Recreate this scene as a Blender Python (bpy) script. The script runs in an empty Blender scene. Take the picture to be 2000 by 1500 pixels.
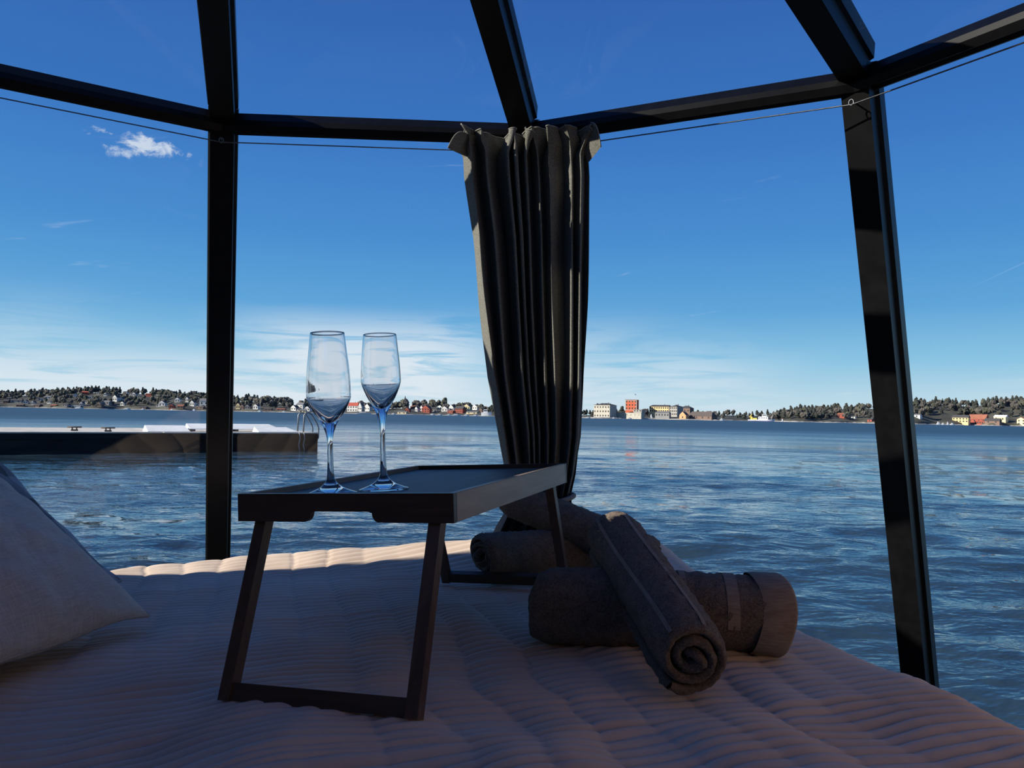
import bpy, bmesh, math, random
import numpy as np
from mathutils import Vector, Matrix

random.seed(11); RNG = np.random.default_rng(7)
scene = bpy.context.scene
COL = scene.collection
PI = math.pi
ZC = 0.91            # eye height above the hut floor
WATER_Z = ZC - 1.40  # sea level

# ------------------------------------------------------------------ camera
cam_d = bpy.data.cameras.new('camera'); cam = bpy.data.objects.new('camera', cam_d)
COL.objects.link(cam); scene.camera = cam
cam_d.sensor_width = 36.0; cam_d.lens = 36.0 * 1500 / 2000; cam_d.clip_start = 0.02; cam_d.clip_end = 6000
PITCH, ROLL = 0.0411, 0.0186
cam.matrix_world = Matrix.Translation((0, 0, ZC)) @ Matrix.Rotation(PI/2 + PITCH, 4, 'X') @ Matrix.Rotation(ROLL, 4, 'Z')

# ------------------------------------------------------------------ view
vs = scene.view_settings
vs.view_transform = 'Standard'; vs.look = 'None'; vs.gamma = 1.0; vs.exposure = 0.0
vs.use_curve_mapping = False
scene.cycles.transparent_max_bounces = 24
scene.cycles.max_bounces = 12
scene.cycles.transmission_bounces = 10

# ------------------------------------------------------------------ node helper
class NT:
    def __init__(s, tree): s.t = tree; s.n = tree.nodes; s.l = tree.links
    def put(s, sock, v):
        if hasattr(v, 'is_linked') or isinstance(v, bpy.types.NodeSocket): s.l.new(v, sock)
        else: sock.default_value = v
    def node(s, kind, **kw):
        n = s.n.new(kind)
        for k, v in kw.items(): setattr(n, k, v)
        return n
    def math(s, op, a, b=None, c=None, clamp=False):
        n = s.n.new('ShaderNodeMath'); n.operation = op; n.use_clamp = clamp
        s.put(n.inputs[0], a)
        if b is not None: s.put(n.inputs[1], b)
        if c is not None: s.put(n.inputs[2], c)
        return n.outputs[0]
    def noise(s, vec, scale, detail=3, rough=0.5, dist=0.0):
        n = s.n.new('ShaderNodeTexNoise')
        if vec is not None: s.l.new(vec, n.inputs['Vector'])
        n.inputs['Scale'].default_value = scale; n.inputs['Detail'].default_value = detail
        n.inputs['Roughness'].default_value = rough; n.inputs['Distortion'].default_value = dist
        return n.outputs[0]
    def ramp(s, fac, stops, interp='LINEAR'):
        n = s.n.new('ShaderNodeValToRGB'); cr = n.color_ramp; cr.interpolation = interp
        while len(cr.elements) < len(stops): cr.elements.new(0.5)
        for e, (p, c) in zip(cr.elements, stops):
            e.position = p; e.color = (*c, 1) if len(c) == 3 else c
        s.l.new(fac, n.inputs[0]); return n.outputs[0]
    def mix(s, fac, a, b):
        n = s.n.new('ShaderNodeMix'); n.data_type = 'RGBA'
        s.put(n.inputs[0], fac)
        for i, v in ((6, a), (7, b)):
            if isinstance(v, bpy.types.NodeSocket): s.l.new(v, n.inputs[i])
            else: n.inputs[i].default_value = (*v, 1)
        return n.outputs[2]
    def comb(s, x, y, z):
        n = s.n.new('ShaderNodeCombineXYZ')
        for i, v in enumerate((x, y, z)): s.put(n.inputs[i], v)
        return n.outputs[0]
    def sep(s, v):
        n = s.n.new('ShaderNodeSeparateXYZ'); s.l.new(v, n.inputs[0]); return n.outputs
    def mapping(s, v, scale=(1,1,1), rot=(0,0,0), loc=(0,0,0)):
        n = s.n.new('ShaderNodeMapping'); s.l.new(v, n.inputs[0])
        n.inputs['Scale'].default_value = scale; n.inputs['Rotation'].default_value = rot
        n.inputs['Location'].default_value = loc; return n.outputs[0]
    def smooth(s, v, lo, hi):
        n = s.n.new('ShaderNodeMapRange'); n.interpolation_type = 'SMOOTHSTEP'
        s.put(n.inputs[0], v); n.inputs[1].default_value = lo; n.inputs[2].default_value = hi
        return n.outputs[0]

# ------------------------------------------------------------------ sky
world = bpy.data.worlds.new('sky'); scene.world = world; world.use_nodes = True
w = NT(world.node_tree); w.n.clear()
tc = w.node('ShaderNodeTexCoord')
d = w.sep(tc.outputs['Generated'])
el = w.math('ARCSINE', d[2])                                    # radians above the horizon
az = w.math('ARCTAN2', d[0], d[1])
elp = w.math('MULTIPLY', el, 1/1.5708, clamp=True)
sky = w.ramp(elp, [(0.0, (0.66, 0.82, 0.89)), (0.018, (0.55, 0.77, 0.88)), (0.045, (0.30, 0.62, 0.84)),
                   (0.085, (0.135, 0.42, 0.76)), (0.14, (0.080, 0.305, 0.69)), (0.22, (0.050, 0.205, 0.59)),
                   (0.32, (0.038, 0.145, 0.48)), (1.0, (0.014, 0.055, 0.24))])
cv = w.comb(w.math('MULTIPLY', az, 2.6), w.math('MULTIPLY', el, 30.0), 0.0)
wisp = w.noise(cv, 1.6, 6, 0.62, 0.8)
patch = w.noise(w.comb(w.math('MULTIPLY', az, 1.0), w.math('MULTIPLY', el, 3.0), 4.2), 2.3, 2, 0.5)
low = w.math('MULTIPLY', w.smooth(el, 0.155, 0.05), w.smooth(patch, 0.36, 0.62))
# the cloud bank low over the left shore
bank = w.math('MAXIMUM', w.math('MULTIPLY', w.smooth(w.math('ABSOLUTE', w.math('ADD', az, 0.19)), 0.23, 0.06), w.smooth(el, 0.145, 0.07)),
              w.math('MULTIPLY', w.math('MULTIPLY', w.smooth(az, -0.05, -0.35), w.smooth(el, 0.10, 0.03)), 0.8))
cover = w.math('MAXIMUM', w.math('MULTIPLY', low, 0.55), bank)
c1 = w.math('MULTIPLY', w.smooth(wisp, 0.35, 0.53), cover, clamp=True)
# thin high streaks
cv2 = w.comb(w.math('MULTIPLY', az, 5.0), w.math('MULTIPLY', w.math('SUBTRACT', el, w.math('MULTIPLY', az, 0.12)), 34.0), 9.0)
st = w.math('MULTIPLY', w.smooth(w.noise(cv2, 1.5, 5, 0.6, 0.5), 0.65, 0.82), w.math('MULTIPLY', w.smooth(el, 0.42, 0.15), 0.40))
# one small ragged cumulus
dx = w.math('MULTIPLY', w.math('ADD', az, 0.462), 1/0.058)
dy = w.math('MULTIPLY', w.math('SUBTRACT', el, 0.301), 1/0.017)
rr = w.math('SQRT', w.math('ADD', w.math('MULTIPLY', dx, dx), w.math('MULTIPLY', dy, dy)))
rag = w.noise(w.comb(w.math('MULTIPLY', az, 40.0), w.math('MULTIPLY', el, 55.0), 2.0), 1.0, 7, 0.66, 0.4)
puff = w.smooth(w.math('SUBTRACT', rag, w.math('MULTIPLY', rr, 0.26)), 0.30, 0.52)
cl = w.math('MAXIMUM', w.math('MAXIMUM', c1, st), w.math('MULTIPLY', puff, 0.85), clamp=True)
col = w.mix(w.math('MULTIPLY', cl, 0.88), sky, (0.86, 0.92, 0.97))
bg = w.node('ShaderNodeBackground'); w.l.new(col, bg.inputs[0]); bg.inputs[1].default_value = 1.0
wo = w.node('ShaderNodeOutputWorld'); w.l.new(bg.outputs[0], wo.inputs[0])

# ------------------------------------------------------------------ sun
sun_d = bpy.data.lights.new('sun', 'SUN'); sun = bpy.data.objects.new('sun', sun_d); COL.objects.link(sun)
sun_d.energy = 8.5; sun_d.angle = 0.009; sun_d.color = (1.0, 0.93, 0.80)
SUN_DIR = Vector((1.0, 0.29, -0.50)).normalized()
sun.rotation_euler = SUN_DIR.to_track_quat('-Z', 'Y').to_euler()
sun.location = (-30, -10, 20)

# ------------------------------------------------------------------ materials
MATS = {}
def mat(name, color=(0.5,0.5,0.5), rough=0.6, metal=0.0, build=None, spec=0.5):
    m = bpy.data.materials.new(name); m.use_nodes = True
    t = NT(m.node_tree); b = m.node_tree.nodes['Principled BSDF']
    b.inputs['Base Color'].default_value = (*color, 1); b.inputs['Roughness'].default_value = rough
    b.inputs['Metallic'].default_value = metal; b.inputs['Specular IOR Level'].default_value = spec
    if build: build(t, b)
    MATS[name] = m; return m
def obj_co(t): return t.node('ShaderNodeTexCoord').outputs['Object']
def bump(t, b, h, strength=0.5, dist=0.002):
    n = t.node('ShaderNodeBump'); n.inputs['Strength'].default_value = strength; n.inputs['Distance'].default_value = dist
    t.l.new(h, n.inputs['Height']); t.l.new(n.outputs[0], b.inputs['Normal'])
def vary(c1, c2, scale, detail=3, stretch=(1,1,1), bmp=0.0, bdist=0.001, lo=0.35, hi=0.65):
    def f(t, b):
        v = t.mapping(obj_co(t), stretch); n = t.noise(v, scale, detail, 0.6)
        t.l.new(t.mix(t.smooth(n, lo, hi), c1, c2), b.inputs['Base Color'])
        if bmp: bump(t, b, n, bmp, bdist)
    return f
mat('frame_black', (0.004,0.004,0.005), 0.42, 0.0, vary((0.003,0.003,0.0035),(0.005,0.005,0.006),30), spec=0.22)
mat('gasket', (0.012,0.012,0.014), 0.6, 0, vary((0.010,0.010,0.012),(0.016,0.016,0.018),60))
mat('steel', (0.16,0.16,0.17), 0.4, 1.0, vary((0.13,0.13,0.14),(0.20,0.20,0.21),80))
mat('hut_wood', (0.48,0.31,0.185), 0.6, 0, vary((0.41,0.255,0.145),(0.55,0.365,0.225),5,4,(12,1,1),0.2))
mat('hut_floor', (0.14,0.10,0.07), 0.5, 0, vary((0.10,0.07,0.05),(0.16,0.115,0.08),6,4,(1,10,1),0.2))
mat('hull', (0.05,0.05,0.055), 0.7, 0, vary((0.04,0.04,0.045),(0.07,0.07,0.07),3))
def quilt_mat(t, b):
    co = obj_co(t); n = t.noise(co, 900, 2, 0.6); n2 = t.noise(co, 7, 3, 0.5)
    t.l.new(t.mix(t.smooth(n2, 0.3, 0.7), (0.71,0.55,0.43), (0.78,0.62,0.49)), b.inputs['Base Color'])
    bump(t, b, n, 0.35, 0.0012)
    b.inputs['Sheen Weight'].default_value = 0.15
mat('quilt', rough=0.85, build=quilt_mat, spec=0.2)
mat('mattress', (0.45,0.44,0.42), 0.9, 0, vary((0.40,0.39,0.37),(0.48,0.47,0.45),20))
def linen(c1, c2):
    def f(t, b):
        co = obj_co(t)
        a = t.noise(t.mapping(co, (700,40,40)), 1, 2, 0.6); c = t.noise(t.mapping(co, (40,700,40)), 1, 2, 0.6)
        s_ = t.math('ADD', t.math('MULTIPLY', a, 0.5), t.math('MULTIPLY', c, 0.5))
        t.l.new(t.mix(t.smooth(s_, 0.38, 0.62), c1, c2), b.inputs['Base Color'])
        bump(t, b, s_, 0.5, 0.0008)
    return f
mat('linen', rough=0.9, build=linen((0.56,0.45,0.36),(0.70,0.58,0.48)), spec=0.15)
mat('linen_piping', rough=0.9, build=linen((0.44,0.34,0.26),(0.56,0.45,0.36)), spec=0.15)
def plaid(t, b):
    s_ = t.sep(obj_co(t))
    k = t.math('FRACT', t.math('MULTIPLY', s_[1], 7.0)); k2 = t.math('FRACT', t.math('MULTIPLY', s_[0], 7.0))
    a = t.math('GREATER_THAN', k, 0.55); c = t.math('GREATER_THAN', k2, 0.55)
    f = t.math('MULTIPLY', t.math('ADD', a, c), 0.5)
    t.l.new(t.mix(f, (0.36,0.36,0.37), (0.10,0.11,0.11)), b.inputs['Base Color'])
    bump(t, b, t.noise(obj_co(t), 500, 2), 0.4, 0.0008)
mat('plaid', rough=0.9, build=plaid, spec=0.15)
def terry(c1, c2):
    def f(t, b):
        co = obj_co(t); n = t.noise(co, 330, 4, 0.7); n2 = t.noise(co, 60, 3, 0.6)
        t.l.new(t.mix(t.smooth(t.math('ADD', t.math('MULTIPLY', n, 0.7), t.math('MULTIPLY', n2, 0.3)), 0.36, 0.62), c1, c2), b.inputs['Base Color'])
        bump(t, b, n, 1.0, 0.006)
        b.inputs['Sheen Weight'].default_value = 0.2; b.inputs['Sheen Roughness'].default_value = 0.6
    return f
mat('terry', rough=1.0, build=terry((0.13,0.088,0.060),(0.33,0.24,0.17)), spec=0.05)
mat('towel_band', rough=0.85, build=linen((0.27,0.20,0.148),(0.37,0.285,0.215)), spec=0.1)
def curtain_mat(t, b):
    co = obj_co(t); n = t.noise(co, 420, 3, 0.65)
    t.l.new(t.mix(t.smooth(n, 0.35, 0.66), (0.115,0.112,0.096), (0.245,0.238,0.205)), b.inputs['Base Color'])
    bump(t, b, n, 0.6, 0.0012)
mat('curtain_fabric', rough=0.9, build=curtain_mat, spec=0.1)
mat('curtain_edge', rough=0.9, build=vary((0.22,0.215,0.19),(0.32,0.31,0.275),400), spec=0.1)
def wood_mat(c1, c2, ax):
    sc = [38,38,38]; sc[ax] = 3.5
    def f(t, b):
        n = t.noise(t.mapping(obj_co(t), sc), 1.0, 5, 0.6, 0.6)
        t.l.new(t.mix(t.smooth(n, 0.32, 0.68), c1, c2), b.inputs['Base Color']); bump(t, b, n, 0.25, 0.0006)
    return f
mat('tray_wood_x_shaded', rough=0.42, build=wood_mat((0.050,0.030,0.018),(0.092,0.056,0.034),0))  # ends and crossbars: wood darkened, their shade is put into the colour
mat('tray_wood_y_lit', rough=0.42, build=wood_mat((0.24,0.175,0.125),(0.34,0.26,0.195),1))  # side boards: same wood lightened, the light on them painted in
mat('tray_wood_z_shaded', rough=0.45, build=wood_mat((0.072,0.038,0.021),(0.135,0.074,0.042),2))  # legs: wood darkened as well to carry their shade
mat('tray_board', rough=0.55, build=wood_mat((0.075,0.060,0.050),(0.12,0.098,0.082),1))
def glass_mat(t, b):
    b.inputs['Transmission Weight'].default_value = 1.0; b.inputs['IOR'].default_value = 1.5
    b.inputs['Roughness'].default_value = 0.0
mat('crystal', (0.955,0.965,0.985), 0.0, 0, glass_mat)
def pane_mat(t, b):
    # thin architectural glass: clear with an angle-dependent mirror term (works for light and eye alike)
    t.n.remove(b)
    g = t.node('ShaderNodeNewGeometry')
    dp = t.node('ShaderNodeVectorMath'); dp.operation = 'DOT_PRODUCT'
    t.l.new(g.outputs['Normal'], dp.inputs[0]); t.l.new(g.outputs['Incoming'], dp.inputs[1])
    c = t.math('SUBTRACT', 1.0, t.math('ABSOLUTE', dp.outputs['Value']), clamp=True)
    f = t.math('ADD', 0.022, t.math('MULTIPLY', t.math('POWER', c, 5.0), 0.96), clamp=True)
    tr = t.node('ShaderNodeBsdfTransparent'); tr.inputs[0].default_value = (0.955,0.965,0.975,1)
    gl = t.node('ShaderNodeBsdfGlossy'); gl.inputs['Roughness'].default_value = 0.0
    mx = t.node('ShaderNodeMixShader'); t.l.new(f, mx.inputs[0]); t.l.new(tr.outputs[0], mx.inputs[1]); t.l.new(gl.outputs[0], mx.inputs[2])
    t.l.new(mx.outputs[0], t.n['Material Output'].inputs[0])
mat('pane', build=pane_mat)
def water_mat(t, b):
    co = t.node('ShaderNodeNewGeometry').outputs['Position']
    n1 = t.noise(t.mapping(co, (0.55,1.0,1.0), (0,0,0.22)), 1.1, 5, 0.62, 0.3)
    n2 = t.noise(t.mapping(co, (0.6,1.0,1.0), (0,0,-0.25)), 5.0, 3, 0.55, 0.2)
    n3 = t.noise(t.mapping(co, (0.8,1.0,1.0), (0,0,0.12)), 0.07, 8, 0.40, 0.2)
    h = t.math('ADD', t.math('ADD', t.math('MULTIPLY', n1, 0.105), t.math('MULTIPLY', n2, 0.018)), t.math('MULTIPLY', n3, 2.0))
    bump(t, b, h, 1.0, 1.0)
    ln = t.node('ShaderNodeVectorMath'); ln.operation = 'LENGTH'; t.l.new(co, ln.inputs[0])
    t.l.new(t.math('ADD', 0.035, t.math('MULTIPLY', t.smooth(ln.outputs['Value'], 8, 150), 0.36)), b.inputs['Roughness'])
    b.inputs['IOR'].default_value = 1.333
mat('sea_water', (0.022,0.042,0.057), 0.03, 0, water_mat)
mat('pontoon_side', (0.010,0.010,0.010), 0.8, 0, vary((0.005,0.005,0.005),(0.018,0.016,0.014),1.4,4,(0.4,0.4,3)), spec=0.1)
mat('pontoon_deck', (0.55,0.50,0.44), 0.85, 0, vary((0.46,0.42,0.36),(0.62,0.57,0.50),2))
mat('white_board', (0.80,0.80,0.76), 0.6, 0, vary((0.74,0.74,0.70),(0.84,0.84,0.80),2))
mat('galvanised', (0.20,0.21,0.22), 0.5, 0.6, vary((0.17,0.18,0.19),(0.25,0.26,0.27),9))
mat('cleat_rust', (0.12,0.08,0.05), 0.8, 0, vary((0.09,0.06,0.04),(0.16,0.11,0.07),9))
mat('rope', (0.45,0.44,0.40), 0.9, 0, vary((0.38,0.37,0.33),(0.5,0.49,0.45),20))
def simple(name, c, amt=0.18, scale=0.4, rough=0.85):
    a = tuple(max(0, x*(1-amt)) for x in c); e = tuple(min(1, x*(1+amt)) for x in c)
    mat(name, c, rough, 0, vary(a, e, scale))
simple('land', (0.062,0.060,0.042), 0.35, 0.06); simple('rock', (0.34,0.32,0.29), 0.25, 0.3)
simple('bare_crown', (0.095,0.084,0.070), 0.35, 0.5); simple('olive_crown', (0.080,0.078,0.052), 0.35, 0.5)
simple('pine_crown', (0.038,0.042,0.032), 0.4, 0.5); simple('bark', (0.10,0.08,0.06))
for n_, c_ in dict(w_white=(0.74,0.72,0.67), w_cream=(0.74,0.62,0.36), w_grey=(0.30,0.29,0.28), w_red=(0.34,0.075,0.045), w_brown=(0.20,0.13,0.10),
                   w_yellow=(0.76,0.56,0.28), w_orange=(0.78,0.40,0.20), w_fort=(0.46,0.42,0.35), w_keep=(0.62,0.14,0.065), w_stone=(0.36,0.34,0.31),
                   r_dark=(0.06,0.058,0.06), r_red=(0.45,0.085,0.05), r_rust=(0.28,0.10,0.06), r_brown=(0.11,0.085,0.075), r_grey=(0.17,0.17,0.175),
                   dark_pane=(0.03,0.03,0.035), b_white=(0.82,0.82,0.82), b_navy=(0.05,0.06,0.17), b_yellow=(0.70,0.55,0.12), flag=(0.08,0.15,0.35)).items():
    simple(n_, c_, 0.10, 0.5)

# ------------------------------------------------------------------ mesh helpers
def link(o, parent=None):
    COL.objects.link(o)
    if parent is not None: o.parent = parent
    return o
def tag(o, label=None, cat=None, group=None, kind=None):
    if label: o['label'] = label
    if cat: o['category'] = cat
    if group: o['group'] = group
    if kind: o['kind'] = kind
    return o
def empty(name, loc=(0,0,0), rot=None):
    o = bpy.data.objects.new(name, None); o.empty_display_size = 0.05; o.location = loc
    if rot is not None: o.rotation_euler = rot
    return link(o)
def mesh_obj(name, verts, faces, m, parent=None, smooth=False, loc=None):
    me = bpy.data.meshes.new(name); me.from_pydata([tuple(v) for v in verts], [], faces); me.update()
    bm = bmesh.new(); bm.from_mesh(me); bmesh.ops.recalc_face_normals(bm, faces=bm.faces); bm.to_mesh(me); bm.free()
    if smooth: me.polygons.foreach_set('use_smooth', [True]*len(me.polygons))
    me.materials.append(MATS[m]); o = bpy.data.objects.new(name, me)
    if loc is not None: o.location = loc
    return link(o, parent)
def grid_mesh(name, P, m, parent=None, flip=False, closed_u=False, smooth=True):
    """P: (rows, cols, 3) array -> quad sheet (fast path)."""
    r, c = P.shape[:2]; idx = np.arange(r*c).reshape(r, c)
    if closed_u: nx = np.roll(idx, -1, 1); a, b_ = idx[:-1], nx[:-1]; c_, d_ = nx[1:], idx[1:]
    else: a, b_, c_, d_ = idx[:-1,:-1], idx[:-1,1:], idx[1:,1:], idx[1:,:-1]
    F = np.stack([a, b_, c_, d_], -1).reshape(-1, 4)
    if flip: F = F[:, ::-1]
    me = bpy.data.meshes.new(name); n = len(F)
    me.vertices.add(r*c); me.vertices.foreach_set('co', P.reshape(-1).astype(np.float32))
    me.loops.add(n*4); me.loops.foreach_set('vertex_index', F.reshape(-1).astype(np.int32))
    me.polygons.add(n); me.polygons.foreach_set('loop_start', np.arange(0, n*4, 4, dtype=np.int32))
    me.polygons.foreach_set('loop_total', np.full(n, 4, np.int32))
    me.update(calc_edges=True); me.validate()
    if smooth: me.polygons.foreach_set('use_smooth', np.ones(n, bool))
    me.materials.append(MATS[m]); o = bpy.data.objects.new(name, me); return link(o, parent)
def box_vf(x0, x1, y0, y1, z0, z1):
    v = [(x0,y0,z0),(x1,y0,z0),(x1,y1,z0),(x0,y1,z0),(x0,y0,z1),(x1,y0,z1),(x1,y1,z1),(x0,y1,z1)]
    return v, [(0,3,2,1),(4,5,6,7),(0,1,5,4),(1,2,6,5),(2,3,7,6),(3,0,4,7)]
def box(name, x0, x1, y0, y1, z0, z1, m, parent=None, bev=0.0):
    v, f = box_vf(x0, x1, y0, y1, z0, z1); o = mesh_obj(name, v, f, m, parent)
    if bev:
        bm = bmesh.new(); bm.from_mesh(o.data)
        bmesh.ops.bevel(bm, geom=bm.edges[:], offset=bev, segments=2, affect='EDGES'); bm.to_mesh(o.data); bm.free()
    return o
def tube(name, pts, r, m, parent=None, seg=10, closed=False):
    pts = [Vector(p) for p in pts]; n = len(pts); rings = []; prev = None
    for i, p in enumerate(pts):
        t = (pts[(i+1) % n] - pts[i-1]) if (closed or 0 < i < n-1) else (pts[1]-pts[0] if i == 0 else pts[-1]-pts[-2])
        t.normalize()
        if prev is None: a = t.orthogonal().normalized()
        else:
            a = prev - t*prev.dot(t); a.normalize()
        prev = a; b = t.cross(a)
        rr = r[i] if isinstance(r, (list, tuple)) else r
        rings.append([p + a*math.cos(2*PI*k/seg)*rr + b*math.sin(2*PI*k/seg)*rr for k in range(seg)])
    v = [q for ring in rings for q in ring]; f = []
    m_ = n if closed else n-1
    for i in range(m_):
        for k in range(seg):
            j = (i+1) % n; f.append((i*seg+k, i*seg+(k+1) % seg, j*seg+(k+1) % seg, j*seg+k))
    if not closed: f.append(tuple(range(seg))[::-1]); f.append(tuple(range((n-1)*seg, n*seg)))
    return mesh_obj(name, v, f, m, parent, smooth=True)
def sweep_profile(A, B, prof, uA, wA, uB=None, wB=None):
    """prism: profile points (p,q) placed at A and B along axes u (first) and w (second)."""
    uB = uB or uA; wB = wB or wA; n = len(prof)
    v = [A + uA*p + wA*q for p, q in prof] + [B + uB*p + wB*q for p, q in prof]
    f = [(k, (k+1) % n, n+(k+1) % n, n+k) for k in range(n)] + [tuple(range(n))[::-1], tuple(range(n, 2*n))]
    return v, f
def vnoise(x, y, seed=0):
    """smooth value noise on arrays, range about -1..1"""
    xi = np.floor(x).astype(np.int64); yi = np.floor(y).astype(np.int64); fx = x-xi; fy = y-yi
    fx = fx*fx*fx*(fx*(fx*6-15)+10); fy = fy*fy*fy*(fy*(fy*6-15)+10)
    def h(a, b):
        n = (a*374761393 + b*668265263 + seed*1442695041) & 0xffffffff
        n = ((n ^ (n >> 13)) * 1274126177) & 0xffffffff
        n = n ^ (n >> 16); return (n & 0xffff)/32767.5 - 1.0
    return (h(xi,yi)*(1-fx) + h(xi+1,yi)*fx)*(1-fy) + (h(xi,yi+1)*(1-fx) + h(xi+1,yi+1)*fx)*fy
def V(x, y, z): return Vector((x, y, z + ZC))     # eye-level heights -> world

# ================================================================== THE HUT
CX, CY, RR, PH, RING = -0.2841, 0.5033, 1.512, 0.2057, 0.74
LEAN, UP = 0.34, 0.20
over = {-1: (-0.754, 1.937), 0: (0.012, 1.973), 1: (0.726, 1.632)}
lean = {-1: 0.44, 1: 0.326}; upk = {-1: 0.17, 0: 0.27, 1: 0.195}
SILL, INNER = -0.86, 0.42
node, outv, foot, crown = {}, {}, {}, {}
for k in range(-5, 7):
    a = PH + k*PI/6; o = Vector((math.sin(a), math.cos(a), 0))
    if k in over:
        n = V(*over[k], RING); o = Vector((n.x-CX, n.y-CY, 0)).normalized()
    else: n = V(CX + o.x*RR, CY + o.y*RR, RING)
    node[k], outv[k] = n, o
    foot[k] = n + o*lean.get(k, LEAN)*(RING-SILL) - Vector((0,0,RING-SILL))
    s_ = (Vector((n.x-CX, n.y-CY, 0)).length - INNER)
    crown[k] = n - o*s_ + Vector((0,0,upk.get(k, UP)*s_))
KS = list(range(-5, 7)); nxt = {k: (k+1 if k < 6 else -5) for k in KS}
GLASS = {-3, -2, -1, 0, 1}             # panel k spans node k .. k+1

# floor, hull
fv = [foot[k] for k in KS]
def poly_prism(name, ring, z0, z1, m):
    n = len(ring); v = [(p.x,p.y,z0) for p in ring] + [(p.x,p.y,z1) for p in ring]
    f = [tuple(range(n))[::-1], tuple(range(n, 2*n))] + [(k,(k+1)%n,n+(k+1)%n,n+k) for k in range(n)]
    return mesh_obj(name, v, f, m)
tag(poly_prism('floor', fv, -0.06, 0.0, 'hut_floor'), 'brown wooden floor of the glass hut', 'floor', kind='structure')
tag(poly_prism('trim_1', [Vector((CX,CY,0)) + (p-Vector((CX,CY,p.z)))*1.02 for p in fv], WATER_Z-0.15, -0.06, 'hull'),
    'dark floating base carrying the glass hut', 'base', kind='structure')
tn = 2
# posts and roof ribs
POSTS = [-3, -2, -1, 0, 1, 2]
HP = [(-0.029,0.0),(0.029,0.0),(0.029,0.042),(0.037,0.046),(0.037,0.082),(-0.037,0.082),(-0.037,0.046),(-0.029,0.042)]
post_names = {-3:'behind the added shade curtain', -2:'beside the added shade curtain', -1:'standing behind the tray and glasses', 0:'hidden behind the tied curtain',
              1:'rising beside the rolled towels', 2:'next to the foot of the bed', 3:'at the wooden wall'}
for k in POSTS:
    A, B = foot[k] - Vector((0,0,0.0)), node[k]
    tan = Vector((outv[k].y, -outv[k].x, 0)); dirv = (B-A).normalized(); w_ = tan.cross(dirv); w_ = w_ if w_.dot(outv[k]) > 0 else -w_
    B2 = B + dirv*0.03
    v, f = sweep_profile(A, B2, HP, tan, w_)
    o = mesh_obj('trim_%d' % tn, v, f, 'frame_black'); tn += 1
    tag(o, 'slanted black metal wall post ' + post_names[k], 'post', kind='structure')
    A, B = node[k], crown[k]; dirv = (B-A).normalized(); w_ = tan.cross(dirv); w_ = w_ if w_.z > 0 else -w_
    v, f = sweep_profile(A - dirv*0.01, B, HP, tan, w_)
    o = mesh_obj('trim_%d' % tn, v, f, 'frame_black'); tn += 1
    tag(o, 'sloping black roof rib above the post ' + post_names[k], 'roof rib', kind='structure')
# ring mullions, bottom rails
RP = [(0.006,-0.026),(-0.002,-0.010),(0.000,0.004),(0.018,0.028),(0.075,0.034),(0.078,0.006)]
BP = [(0.0,0.0),(0.0,0.05),(0.06,0.05),(0.06,0.0)]
pan = {-3:'beside the wooden wall and added shade curtain', -2:'over the pillows, next to the added shade curtain', -1:'between the tray and the tied curtain', 0:'from the tied curtain to the post by the towels',
       1:'above the foot of the bed', 2:'beside the wooden wall past the bed foot'}
for k in KS:
    j = nxt[k]; up = Vector((0,0,1))
    if k in GLASS:
        v, f = sweep_profile(node[k], node[j], RP, outv[k], up, outv[j], up)
        tag(mesh_obj('trim_%d' % tn, v, f, 'frame_black'), 'horizontal black transom ' + pan[k], 'transom', kind='structure'); tn += 1
        v, f = sweep_profile(foot[k], foot[j], BP, outv[k], up, outv[j], up)
        tag(mesh_obj('trim_%d' % tn, v, f, 'frame_black'), 'black bottom rail under the glass ' + pan[k], 'rail', kind='structure'); tn += 1
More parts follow.
